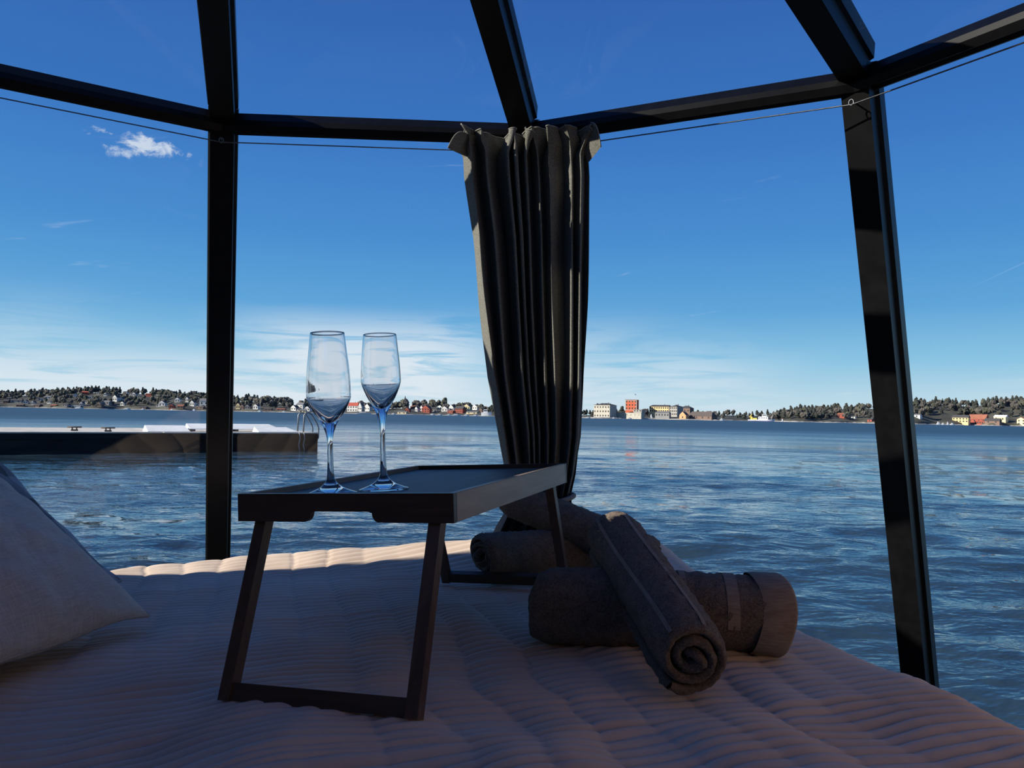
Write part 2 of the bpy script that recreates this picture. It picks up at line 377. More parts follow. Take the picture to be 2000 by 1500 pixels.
# panes: slabs set a few centimetres outside the inner faces
def slab(name, a, b, c, d_, thick, m, parent=None):
    n = (b-a).cross(d_-a).normalized(); q = [a,b,c,d_]
    v = q + [p + n*thick for p in q]
    return mesh_obj(name, v, [(0,3,2,1),(4,5,6,7),(0,1,5,4),(1,2,6,5),(2,3,7,6),(3,0,4,7)], m, parent)
wn = 1; ROOFGLASS = {-5, 6, 5}  # unseen rear panes made clear so sun gives the interior warm fill
for k in KS:
    j = nxt[k]; ins = 0.055
    tanv = (node[j]-node[k]).normalized()
    a, b = foot[k] + outv[k]*ins + Vector((0,0,0.04)), foot[j] + outv[j]*ins + Vector((0,0,0.04))
    c, d_ = node[j] + outv[j]*ins - Vector((0,0,0.01)), node[k] + outv[k]*ins - Vector((0,0,0.01))
    if k in GLASS:
        o = slab('window_%d' % wn, a, b, c, d_, 0.006, 'pane'); wn += 1
        tag(o, 'tall clear wall pane facing the water ' + pan[k], 'window', kind='structure')
        # rubber gasket along the pane edge
        for p, q in ((a,b),(d_,c)):
            n = (b-a).cross(d_-a).normalized()
            v, f = sweep_profile(p, q, [(-0.006,-0.004),(0.006,-0.004),(0.006,0.008),(-0.006,0.008)], (d_-a).normalized(), n)
            mesh_obj('gasket', v, f, 'gasket', o)
        U = Vector((0,0,0.055))
        o = slab('window_%d' % wn, node[k]+outv[k]*0.03+U*0.55, node[j]+outv[j]*0.03+U*0.55, crown[j]+U, crown[k]+U, 0.006, 'pane'); wn += 1
        tag(o, 'sloping clear roof pane ' + pan[k], 'window', kind='structure')
    else:
        if k in ROOFGLASS:
            U = Vector((0,0,0.055))
            o = slab('window_%d' % wn, node[k]+outv[k]*0.03+U*0.55, node[j]+outv[j]*0.03+U*0.55, crown[j]+U, crown[k]+U, 0.006, 'pane'); wn += 1
            tag(o, 'unseen clear roof pane, added to let sun in, over the wooden wall at the %s' % {-4:'left', -5:'left rear', 6:'rear left', 5:'rear', 4:'rear right'}[k], 'window', kind='structure')
        fo, no = [foot[q] for q in (k,j)], [node[q] for q in (k,j)]
        o = slab('wall_panel_%d' % (k+6), fo[0], fo[1], no[1], no[0], 0.08, 'hut_wood')
        o.name = 'wall_%s' % {2:'right_front', 3:'right', 4:'right_rear', 5:'rear', 6:'rear_left', -5:'left_rear', -4:'left'}[k]
        tag(o, 'wooden wall panel closing the hut at the %s' % {2:'right beyond the bed foot', 3:'right', 4:'rear right', 5:'rear', 6:'rear left', -5:'left rear', -4:'left'}[k], 'wall', kind='structure')
# wooden ceiling over the closed part + crown disc
v, f = [], []
for k in [2,3,4,-4]:
    j = nxt[k]; i = len(v)
    q = [node[k], node[j], crown[j], crown[k]]
    v += q + [p + Vector((0,0,0.06)) for p in q]
    f += [tuple(i+x for x in t_) for t_ in [(0,1,2,3),(7,6,5,4),(0,4,5,1),(1,5,6,2),(2,6,7,3),(3,7,4,0)]]
cr_ = [crown[k] for k in KS]; i = len(v); v += cr_ + [p + Vector((0,0,0.07)) for p in cr_]
f += [tuple(range(i,i+12)), tuple(range(i+12,i+24))[::-1]] + [(i+q, i+(q+1)%12, i+12+(q+1)%12, i+12+q) for q in range(12)]
tag(mesh_obj('ceiling', v, f, 'hut_wood'), 'wooden ceiling over the closed rear half of the hut', 'ceiling', kind='structure')

# ================================================================== THE SEA
def make_sea():
    r = np.geomspace(1.6, 1500.0, 560); th = np.linspace(-1.35, 1.35, 900)
    R, T = np.meshgrid(r, th, indexing='ij'); X = R*np.sin(T); Y = R*np.cos(T)
    dr = R*(math.log(1500/1.6)/559); dth = R*(2.7/899); sp = np.maximum(dr*0.75, dth)
    Z = np.zeros_like(X)
    for _ in range(100):
        lam = math.exp(RNG.uniform(math.log(0.16), math.log(2.0)))
        ang = PI/2 + 0.16 + RNG.normal(0, 0.75)
        k = 2*PI/lam; steep = RNG.uniform(0.007, 0.019) * (0.8 if lam > 1.4 else 1.7 if lam < 0.9 else 1.15)
        amp = steep/k; fade = np.clip((lam/sp - 3.0)/3.0, 0, 1)
        ph = k*(X*math.cos(ang) + Y*math.sin(ang)) + RNG.uniform(0, 2*PI)
        s = np.sin(ph); Z += amp*fade*(s + 0.22*np.cos(2*ph))
    gust = 0.85 + 0.35*vnoise(X*0.23, Y*0.35, 5)
    P = np.stack([X, Y, WATER_Z + Z*gust], -1)
    o = grid_mesh('sea', P, 'sea_water', flip=True)
    tag(o, 'rippled blue sea water around the hut', 'water', kind='structure')
make_sea()

# ================================================================== BED AND BEDSPREAD
E1 = Vector((0.96, 0.28, 0)).normalized(); E2 = Vector((-0.28, 0.96, 0)).normalized()   # along ribs / along the bed side
O = Vector((0.785, 1.00, 0))            # a point on the bed's right side line (plan)
def bed_plan(u, v): return O.x - E1.x*u + E2.x*v, O.y - E1.y*u + E2.y*v      # u leftwards, v away
def edge_v(u):                           # where the bed's back edge lies
    xs = [-0.3, 0.0, 0.3, 0.6, 1.0, 1.4, 1.75, 2.1, 2.4]
    ys = [1.14, 1.20, 1.375, 1.465, 1.58, 1.60, 1.48, 1.24, 1.05]
    return np.interp(u, xs, ys)
def top_z(x, y):
    z = -0.416 + 0.016*np.clip((x+0.3)/0.6, -1, 1)
    hump = np.exp(-((y-2.20)/0.13)**2)
    z = z + hump*np.interp(x, [-1.3,-0.9,-0.5,-0.25,0.0,0.45,0.6], [0.022,0.028,0.040,0.060,0.076,0.072,0.03])
    z = z + 0.045*np.exp(-((x-0.47)/0.16)**2 - ((y-2.05)/0.22)**2)
    return z
def quilt_point(u, v, fine=True):
    r = 0.085
    ev = edge_v(u) - 0.02
    def bend(s):
        a = np.clip(s/r, 0, PI/2); ext = np.maximum(s - r*PI/2, 0)
        return np.where(s < 0, s, r*np.sin(a)), np.where(s < 0, 0, -r*(1-np.cos(a)) - ext)
    ru = 0.11
    su = -u                                                  # beyond the right side when positive
    a = np.clip((su+ru)/ru, 0, PI/2); ext = np.maximum(su + ru - ru*PI/2, 0)
    gu = np.where(su < -ru, su, -ru + ru*np.sin(a)*1.0); zu = np.where(su < -ru, 0, -ru*(1-np.cos(a)) - ext)
    gv, zv = bend(v - (ev - r)); vv = (ev - r) + gv
    x, y = bed_plan(-gu, vv)
    z = top_z(x, y) + zu + zv
    if fine:
        # big soft folds, crumples
        wr = 0.013*vnoise(u*3.1+5, v*3.6, 1) + 0.009*vnoise(u*6.7, v*8.3+3, 2) + 0.003*vnoise(u*15, v*19, 12)
        near = np.clip((0.9 - v)/0.7, 0, 1)
        wr = wr*(0.30 + 0.85*near)*np.interp(u, [-0.3, 0.5, 1.0, 2.4], [0.55, 0.75, 1.15, 1.25])
        # pinched cross creases (along the bed), wandering
        uu = u + 0.018*vnoise(u*4, v*5.0, 3) + 0.006*vnoise(u*11, v*16, 8)
        per = 0.092; fc = uu/per; cid = np.floor(fc); ff = fc - cid
        cs = (np.sin(cid*12.9898 + 4.1)*43758.5453) % 1.0; c2 = (np.sin((np.floor(fc+0.5))*78.233)*24634.6345) % 1.0
        reg = np.clip(0.55 + 0.9*vnoise(u*1.7+3, v*2.1, 4), 0.12, 1.2)
        wr += (0.0008 + 0.0060*cs)*reg*(np.sin(PI*ff)**0.7)
        t = np.minimum(ff, 1-ff)*per
        wr -= (0.0006 + 0.0022*c2)*reg*np.exp(-(t/0.0045)**2)
        # channel ribs
        vv2 = v + 0.010*vnoise(u*2.2, v*3.0, 6) + 0.0035*vnoise(u*9.0, v*7.0, 7) + 0.0022*vnoise(u*24, v*12, 9)
        rib = np.abs(np.sin(PI*vv2/0.0245))**0.75
        amp = 0.0100*(0.80 + 0.40*vnoise(u*9, v*9, 10))
        wr += amp*(rib - 0.6)
        # deep seams every 0.33 m between quilted breadths
        sd = ((v + 0.012*vnoise(u*3, v*0+2, 11) + 0.13) % 0.335); sd = np.minimum(sd, 0.335 - sd)
        wr += -0.0055*np.exp(-(sd/0.0035)**2) + 0.0020*np.exp(-((sd-0.014)/0.008)**2)
        z = z + wr*np.where(su > -0.02, 0.5, 1.0)
    return np.stack([x, y, z + ZC], -1)
def make_quilt():
    u = np.concatenate([np.linspace(-0.34, 0.25, 90), np.linspace(0.257, 1.60, 230), np.linspace(1.612, 2.35, 50)])
    v = np.concatenate([np.linspace(-1.15, -0.28, 120), np.linspace(-0.278, 1.98, 930)])
    Vg, Ug = np.meshgrid(v, u, indexing='ij')
    P = quilt_point(Ug, Vg)
    o = grid_mesh('bedspread', P, 'quilt', flip=False)
    tag(o, 'pale lilac-grey channel-quilted bedspread covering the whole bed', 'bedspread')
    return P
make_quilt()
def bed_body():
    bed = tag(empty('bed', (-0.35, 0.9, 0)), 'low upholstered bed hidden under the quilted bedspread', 'bed')
    us = np.linspace(0.035, 2.2, 24)
    def ring(ins, z):
        pts = []
        for u in us: pts.append((*bed_plan(max(u, 0.03+ins), float(edge_v(u)) - 0.06 - ins), z))
        pts.append((*bed_plan(2.25-ins, 0.7), z)); pts.append((*bed_plan(2.2-ins, -1.0+ins), z)); pts.append((*bed_plan(0.03+ins, -1.0+ins), z))
        return pts
    def prism(name, ins, z0, z1, m):
        a, b = ring(ins, z0), ring(ins, z1); n = len(a)
        o = mesh_obj(name, a+b, [tuple(range(n))[::-1], tuple(range(n,2*n))] + [(k,(k+1)%n,n+(k+1)%n,n+k) for k in range(n)], m, bed)
        o.location = (0.35, -0.9, 0)
    prism('base', 0.06, 0.0, 0.24, 'hut_wood'); prism('mattress', 0.045, 0.24, 0.40, 'mattress')
bed_body()
def bed_z(x, y):
    """approximate bedspread height (world)"""
    return float(top_z(np.array(x), np.array(y))) + ZC + 0.002

# ================================================================== BED TRAY
TX, TY, TZ, TYAW, TP, TR, TL, TW = -0.2498, 1.1356, -0.1193, 0.32, 0.0127, -0.0517, 0.6395, 0.36
def tray_matrix():
    m = Matrix.Rotation(-TYAW, 4, 'Z') @ Matrix.Rotation(TP, 4, 'X') @ Matrix.Rotation(TR, 4, 'Y')
    m.translation = (TX, TY, TZ + ZC); return m
TM = tray_matrix()
def make_tray():
    t = empty('bed_tray'); t.matrix_world = TM
    tag(t, 'dark wooden bed tray with raised rim and folding legs holding two glasses', 'bed tray')
    H, th = 0.042, 0.011; W2 = TW/2
    # short ends with a scooped hand hold in the lower edge
    def end(y0, y1):
        n = 8; top = [(-W2, 0.0), (W2, 0.0)]
        bot = [(W2, -H), (0.063, -H)]
        for i in range(n+1):
            a = PI/2*i/n; bot.append((0.063 - 0.013*math.sin(a)*0.9, -H + 0.0135*(1-math.cos(a)) + 0.0))
        bot += [(0.046, -H+0.0155)]
        bot2 = [(-x, z) for x, z in reversed(bot[1:])]
        prof = top + bot + bot2 + [(-W2, -H)]
        n = len(prof); v = [(x, y0, z) for x, z in prof] + [(x, y1, z) for x, z in prof]
        f = [tuple(range(n))[::-1], tuple(range(n, 2*n))] + [(k,(k+1)%n,n+(k+1)%n,n+k) for k in range(n)]
        return mesh_obj('end_board', v, f, 'tray_wood_x_shaded', t)
    end(0, th); end(TL-th, TL)
    for s in (-1, 1):
        x0, x1 = sorted((s*W2, s*(W2-th)))
        box('side_board', x0, x1, th, TL-th, -H, 0.0, 'tray_wood_y_lit', t, 0.0012)
    box('bottom_board', -W2+th, W2-th, th, TL-th, -0.018, -0.009, 'tray_board', t)
    # two folding leg frames
    def frame(sign, y_p, splay):
        l = 0.278; tw, td = 0.019, 0.020
        for s in (-1, 1):
            a = Vector((s*(W2-0.034), y_p, -0.026)); d_ = Vector((0, -sign*math.sin(splay), -math.cos(splay)))
            b = a + d_*l
            uu = Vector((1,0,0)); ww = d_.cross(uu)
            v, f = sweep_profile(a, b, [(-tw/2,-td/2),(tw/2,-td/2),(tw/2,td/2),(-tw/2,td/2)], uu, ww)
            mesh_obj('leg', v, f, 'tray_wood_z_shaded', t)
        b0 = Vector((0, y_p, -0.026)) + Vector((0, -sign*math.sin(splay), -math.cos(splay)))*(l-0.013)
        d_ = Vector((0, -sign*math.sin(splay), -math.cos(splay))); ww = d_.cross(Vector((1,0,0)))
        xx = W2-0.034-0.0095
        v, f = sweep_profile(b0 - Vector((xx,0,0)), b0 + Vector((xx,0,0)), [(-0.012,-0.007),(0.012,-0.007),(0.012,0.007),(-0.012,0.007)], d_, ww)
        mesh_obj('crossbar', v, f, 'tray_wood_x_shaded', t)
    frame(1, 0.026, 0.3695); frame(-1, TL-0.026, 0.3948)
    return t
make_tray()

# ================================================================== GLASSES
def tray_surface(lx, ly): return TM @ Vector((lx, ly, -0.0088))
def flute(name, base, prof_o, prof_i, label):
    """solid of revolution: outer profile up, inner profile down"""
    seg = 64; prof = prof_o + prof_i
    v, f = [], []
    for r, z in prof:
        if r < 1e-5: v.append((0,0,z))
        else: v += [(r*math.cos(2*PI*k/seg), r*math.sin(2*PI*k/seg), z) for k in range(seg)]
    idx = 0; starts = []
    for r, z in prof: starts.append(idx); idx += 1 if r < 1e-5 else seg
    for i in range(len(prof)-1):
        a, b = starts[i], starts[i+1]; pa, pb = prof[i][0] < 1e-5, prof[i+1][0] < 1e-5
        for k in range(seg):
            k2 = (k+1) % seg
            if pa: f.append((a, b+k2, b+k))
            elif pb: f.append((a+k, a+k2, b))
            else: f.append((a+k, a+k2, b+k2, b+k))
    o = mesh_obj(name, v, f, 'crystal', None, smooth=True)
    o.rotation_euler = TM.to_euler(); o.location = base
    tag(o, label, 'glass', 'champagne flutes on the tray')
    return o
def curve(ctrl, n):
    """Catmull-Rom through control points (r,z)"""
    P = [ctrl[0]] + list(ctrl) + [ctrl[-1]]; out = []
    for i in range(1, len(P)-2):
        for j in range(n):
            t = j/n; p0, p1, p2, p3 = P[i-1], P[i], P[i+1], P[i+2]
            out.append(tuple(0.5*((2*p1[q]) + (-p0[q]+p2[q])*t + (2*p0[q]-5*p1[q]+4*p2[q]-p3[q])*t*t + (-p0[q]+3*p1[q]-3*p2[q]+p3[q])*t**3) for q in (0,1)))
    out.append(ctrl[-1]); return out
def make_flute(name, base, h, rim, wide, zw, zb, footr, label):
    # zw: height of the widest point, zb: height of the bowl floor
    o = [(0,0.0),(footr*0.6,0.0),(footr-0.0012,0.0),(footr,0.0010),(footr-0.001,0.0020)]
    o += curve([(footr*0.80,0.0042),(footr*0.45,0.0105),(0.0085,0.020),(0.0054,0.034),(0.0045,zb*0.55),(0.0050,zb*0.78),(0.0088,zb-0.010),(0.0150,zb+0.003),
                (wide*0.74,zb+(zw-zb)*0.42),(wide*0.955,zb+(zw-zb)*0.78),(wide,zw),(wide*0.965,zw+(h-zw)*0.35),(rim+(wide-rim)*0.35,zw+(h-zw)*0.72),(rim,h)], 7)
    tk = 0.0011
    i_ = [(rim-tk*0.5, h+0.0006)] + list(reversed(curve([(0.0006,zb+0.0010),(0.0085,zb+0.0062),(wide*0.66,zb+(zw-zb)*0.46),(wide*0.92,zb+(zw-zb)*0.80),(wide-tk*1.5,zw+0.002),
                (wide*0.965-tk*1.2,zw+(h-zw)*0.35),(rim+(wide-rim)*0.35-tk,zw+(h-zw)*0.72),(rim-tk,h)], 7)))
    i_ += [(0, zb+0.0008)]
    return flute(name, base, o, i_, label)
make_flute('champagne_flute', tray_surface(-0.0645, 0.080), 0.258, 0.0272, 0.0352, 0.160, 0.114, 0.041, 'taller champagne flute with the long tapered bowl, by the tray end')
make_flute('champagne_flute', tray_surface(-0.0075, 0.150), 0.258, 0.0275, 0.0330, 0.184, 0.135, 0.041, 'champagne flute with the shorter rounded bowl on a longer stem')

# ================================================================== PILLOWS
def pillow(name, corner, e1, e2, side, thick, m, pm, label, seed, sag=0.0):
    e1 = Vector(e1).normalized(); e2 = Vector(e2); e2 = (e2 - e1*e2.dot(e1)).normalized(); n = e2.cross(e1).normalized()
    N = 90; a = np.sin(np.linspace(-PI/2, PI/2, N)); A, B = np.meshgrid(a, a, indexing='ij')
    def surf(sgn):
        pin = 0.075
        x = A*(1 - pin*(1-A**2)*0 - pin*(1-B**2)**1.0*0.9); y = B*(1 - pin*(1-A**2)*0.9)
        prof = ((1-A**2)**0.52)*((1-B**2)**0.52)
        z = sgn*thick*prof*(1 + 0.10*vnoise(A*2+seed, B*2, seed))
        z = z + prof**0.5*0.006*vnoise(A*7, B*7, seed+3)
        edge = np.maximum(np.abs(A), np.abs(B))
        z = z + 0.006*np.sin(9*A+seed)*np.clip((edge-0.8)/0.2, 0, 1)*np.sin(7*B)
        return np.stack([x*side/2, y*side/2, z - sag*(1-B)*0], -1)
    c = Vector(corner) + e1*side/2 + e2*side/2
    M3 = Matrix((e1, e2, n)).transposed().to_4x4(); M3.translation = c
    root = empty(name); root.matrix_world = M3; tag(root, label, 'pillow')
    top, bot = surf(1), surf(-1); r, cc = top.shape[:2]
    P = np.concatenate([top, bot[::-1]], 0)
    grid_mesh('cover', P, m, root)
    # piping along the seam
    b = []
    for i in range(0, N, 2): b.append(top[i, 0])
    for i in range(0, N, 2): b.append(top[-1, i])
    for i in range(N-1, 0, -2): b.append(top[i, -1])
    for i in range(N-1, 0, -2): b.append(top[0, i])
    q = [b[0]]
    for p in b[1:]:
        if np.linalg.norm(np.array(p)-np.array(q[-1])) > 1e-4: q.append(p)
    tube('piping', [tuple(p) for p in q], 0.0032, pm, root, 6, closed=True)
    return root
pillow('linen_pillow', V(-0.672, 1.46, -0.385), (-0.76, 0.14, 0.545), (-0.42, -0.90, 0.16), 0.52, 0.085, 'linen', 'linen_piping',
       'grey-beige linen cushion with a corner pointing across the bedspread', 1)
pillow('checked_pillow', V(-0.84, 1.68, -0.375), (-0.72, 0.10, 0.62), (-0.42, -0.90, 0.16), 0.50, 0.045, 'plaid', 'plaid',
       'grey checked pillow leaning behind the linen cushion', 5)

pillow('added_shade_pillow', V(-1.265, 1.755, -0.385), (-0.05, 0.05, 1.0), (-0.72, -0.68, 0.0), 0.44, 0.06, 'linen', 'linen_piping',  # pillow added outside the view to shade the left of the bed rim
       'plain pale pillow standing upright at the corner of the bed head', 9)

# ================================================================== TOWELS
def towel(name, A, B, rad, turns, label, flat=0.94, seed=0, bands=(), ring_bands=(), start=0.0, roundend=0.018, cuff=0.0):
    """rolled terry towel from A to B (axis end points)"""
    A, B = Vector(A), Vector(B); ax = (B-A); L = ax.length; ax.normalize()
    up = Vector((0,0,1)); up = (up - ax*up.dot(ax)).normalized(); side = ax.cross(up).normalized()
    M = Matrix((side, up, ax)).transposed().to_4x4(); M.translation = A
    root = empty(name); root.matrix_world = M; tag(root, label, 'towel', 'rolled towels on the bed')
    th = rad/(turns+0.55)*0.94
    ns = int(turns*40); ang = np.linspace(0, turns*2*PI, ns+1)
    ro = rad - (rad - th*0.62)*(ang/(turns*2*PI)); ro = ro*(1 + 0.05*np.sin(ang*1.7+seed)*(ang/(turns*2*PI)))
    ri = np.maximum(ro - th*0.80, 0.0010)
    # taper of the free outer edge
    def ring_xy(rr, an): return np.stack([rr*np.cos(an+start), rr*np.sin(an+start)*flat], -1)
    loop = np.concatenate([ring_xy(ro, ang), ring_xy(ri, ang)[::-1]], 0)
    nz = 56; zz = np.linspace(0, L, nz); n = len(loop)
    P = np.zeros((nz, n, 3))
    rows = np.concatenate([np.arange(ns+1), np.arange(ns+1)[::-1]])
    outer = np.concatenate([np.ones(ns+1), np.zeros(ns+1)])
    for i, z in enumerate(zz):
        e = min(z, L-z); sh = 1 - 0.09*max(0, 1-e/roundend)**2
        an = np.arctan2(loop[:,1], loop[:,0]); wob = 1 + 0.018*np.sin(2*an + z*9 + seed) + 0.014*np.sin(3*an - z*15 + seed*2)
        depth = rows/ns
        endz = (0.010*np.sin(depth*turns*2*PI*0.9+seed) - 0.006*depth)*(1 if z < L/2 else -1)*max(0, 1-e/0.05)
        nn = vnoise(an*14*1.0 + depth*40, np.full(n, z*190.0) + seed*7, seed)*0.0026*outer
        k = (wob*sh)[:,None] + (nn/np.maximum(np.hypot(loop[:,0],loop[:,1]), 0.004))[:,None]
        P[i,:,:2] = loop*k; P[i,:,2] = z + endz
    o = grid_mesh('roll', P, 'terry', root, closed_u=True)
    # end faces: strip between outer and inner spiral
    for zi, fl in ((0, False), (nz-1, True)):
        a_, b_ = P[zi, :ns+1], P[zi, ns+1:][::-1]; sg = -1 if zi == 0 else 1
        E = np.stack([a_*(1-q) + b_*q + np.array([0, 0, sg*th*0.42*math.sin(PI*q)**0.6]) for q in np.linspace(0, 1, 7)], 0)
        E[1:-1] += np.stack([vnoise(E[1:-1,:,0]*700+i_, E[1:-1,:,1]*700, seed) for i_ in range(3)], -1)*0.0012
        grid_mesh('roll_end', E, 'terry', root, flip=fl)
    # woven bands running along the roll
    for a0, wd, z0, z1 in bands:
        an = np.linspace(a0-wd/2, a0+wd/2, 5); zs = np.linspace(z0*L, z1*L, 40); Q = np.zeros((40, 5, 3))
        for i, z in enumerate(zs):
            e = min(z, L-z); sh = 1 - 0.09*max(0, 1-e/roundend)**2
            aw = an + 0.06*math.sin(z*14+seed)
            fr = ((aw - start) % (2*PI))/(turns*2*PI); rr = rad - (rad - th*0.62)*fr
            phi = aw; wob = 1 + 0.018*np.sin(2*np.arctan2(np.sin(phi)*flat, np.cos(phi)) + z*9 + seed) + 0.014*np.sin(3*np.arctan2(np.sin(phi)*flat, np.cos(phi)) - z*15 + seed*2)
            rr = rr*wob*sh + 0.0012
            Q[i] = np.stack([rr*np.cos(phi), rr*np.sin(phi)*flat, np.full(5, z)], -1)
        grid_mesh('woven_band', Q, 'towel_band', root)
    if cuff:                              # folded-over hem standing open at the far end
        an = np.linspace(0, 2*PI, 60, endpoint=False); zs = [cuff*L, L*0.93, L+0.010, L+0.014, L+0.010, L*0.9]; Q = np.zeros((6, 60, 3))
        for i, z in enumerate(zs):
            sq = 1/np.maximum(np.abs(np.cos(an)), np.abs(np.sin(an)))**0.12
            fr = ((an - start) % (2*PI))/(turns*2*PI)
            rr = (rad - (rad - th*0.62)*fr*0.9 + [0.0010, 0.0030, 0.0040, 0.002, -0.001, -0.007][i])*sq*(1+0.02*np.sin(3*an+seed+z*20))
            Q[i] = np.stack([rr*np.cos(an), np.maximum(rr*np.sin(an)*flat, -rad*0.96), z + 0.008*np.sin(2*an+1)], -1)
        grid_mesh('hem_cuff', Q, 'towel_band', root, closed_u=True)
    for z0, wd, a0, a1 in ring_bands:
        an = np.linspace(a0, a1, 50); zs = np.linspace(z0*L-wd/2, z0*L+wd/2, 4); Q = np.zeros((4, 50, 3))
        for i, z in enumerate(zs):
            fr = ((an - start) % (2*PI))/(turns*2*PI); rr = rad - (rad - th*0.62)*fr
            phi = np.arctan2(np.sin(an)*flat, np.cos(an)); wob = 1 + 0.018*np.sin(2*phi + z*9 + seed) + 0.014*np.sin(3*phi - z*15 + seed*2)
            rr = rr*wob + 0.0012
            Q[i] = np.stack([rr*np.cos(an), rr*np.sin(an)*flat, np.full(50, z)], -1)
        grid_mesh('woven_band', Q, 'towel_band', root)
    return root
zb_ = -0.400
towel('rolled_towel', V(-0.062, 1.86, zb_+0.064), V(0.225, 1.99, zb_+0.066), 0.066, 3.2, 'rolled brown towel with its spiral end showing under the tray', seed=1, start=-1.9)
towel('rolled_towel', V(0.005, 2.02, zb_+0.186), V(0.335, 1.83, zb_+0.078), 0.056, 2.6, 'rolled brown towel lying across another roll below the curtain', seed=2, start=-2.4,
      bands=((PI/2+0.9, 0.10, 0.02, 0.98), (PI/2+0.35, 0.10, 0.02, 0.98)))
towel('rolled_towel', V(0.062, 1.375, zb_+0.074), V(0.458, 1.335, zb_+0.074), 0.079, 2.4, 'thick brown towel roll with cross bands and a hemmed open end', seed=3, start=-2.6, flat=0.96,
      cuff=0.90, ring_bands=((0.60, 0.011, -0.9, 3.6), (0.80, 0.020, -0.3, 3.3)))
towel('rolled_towel', V(0.262, 1.110, zb_+0.062), V(0.192, 1.475, zb_+0.182), 0.064, 2.8, 'brown towel roll with two lengthwise bands resting over the thick roll', seed=4, start=-2.2, roundend=0.035,
      bands=((PI/2-0.30, 0.13, 0.02, 0.97), (PI/2+0.75, 0.13, 0.02, 0.97)))

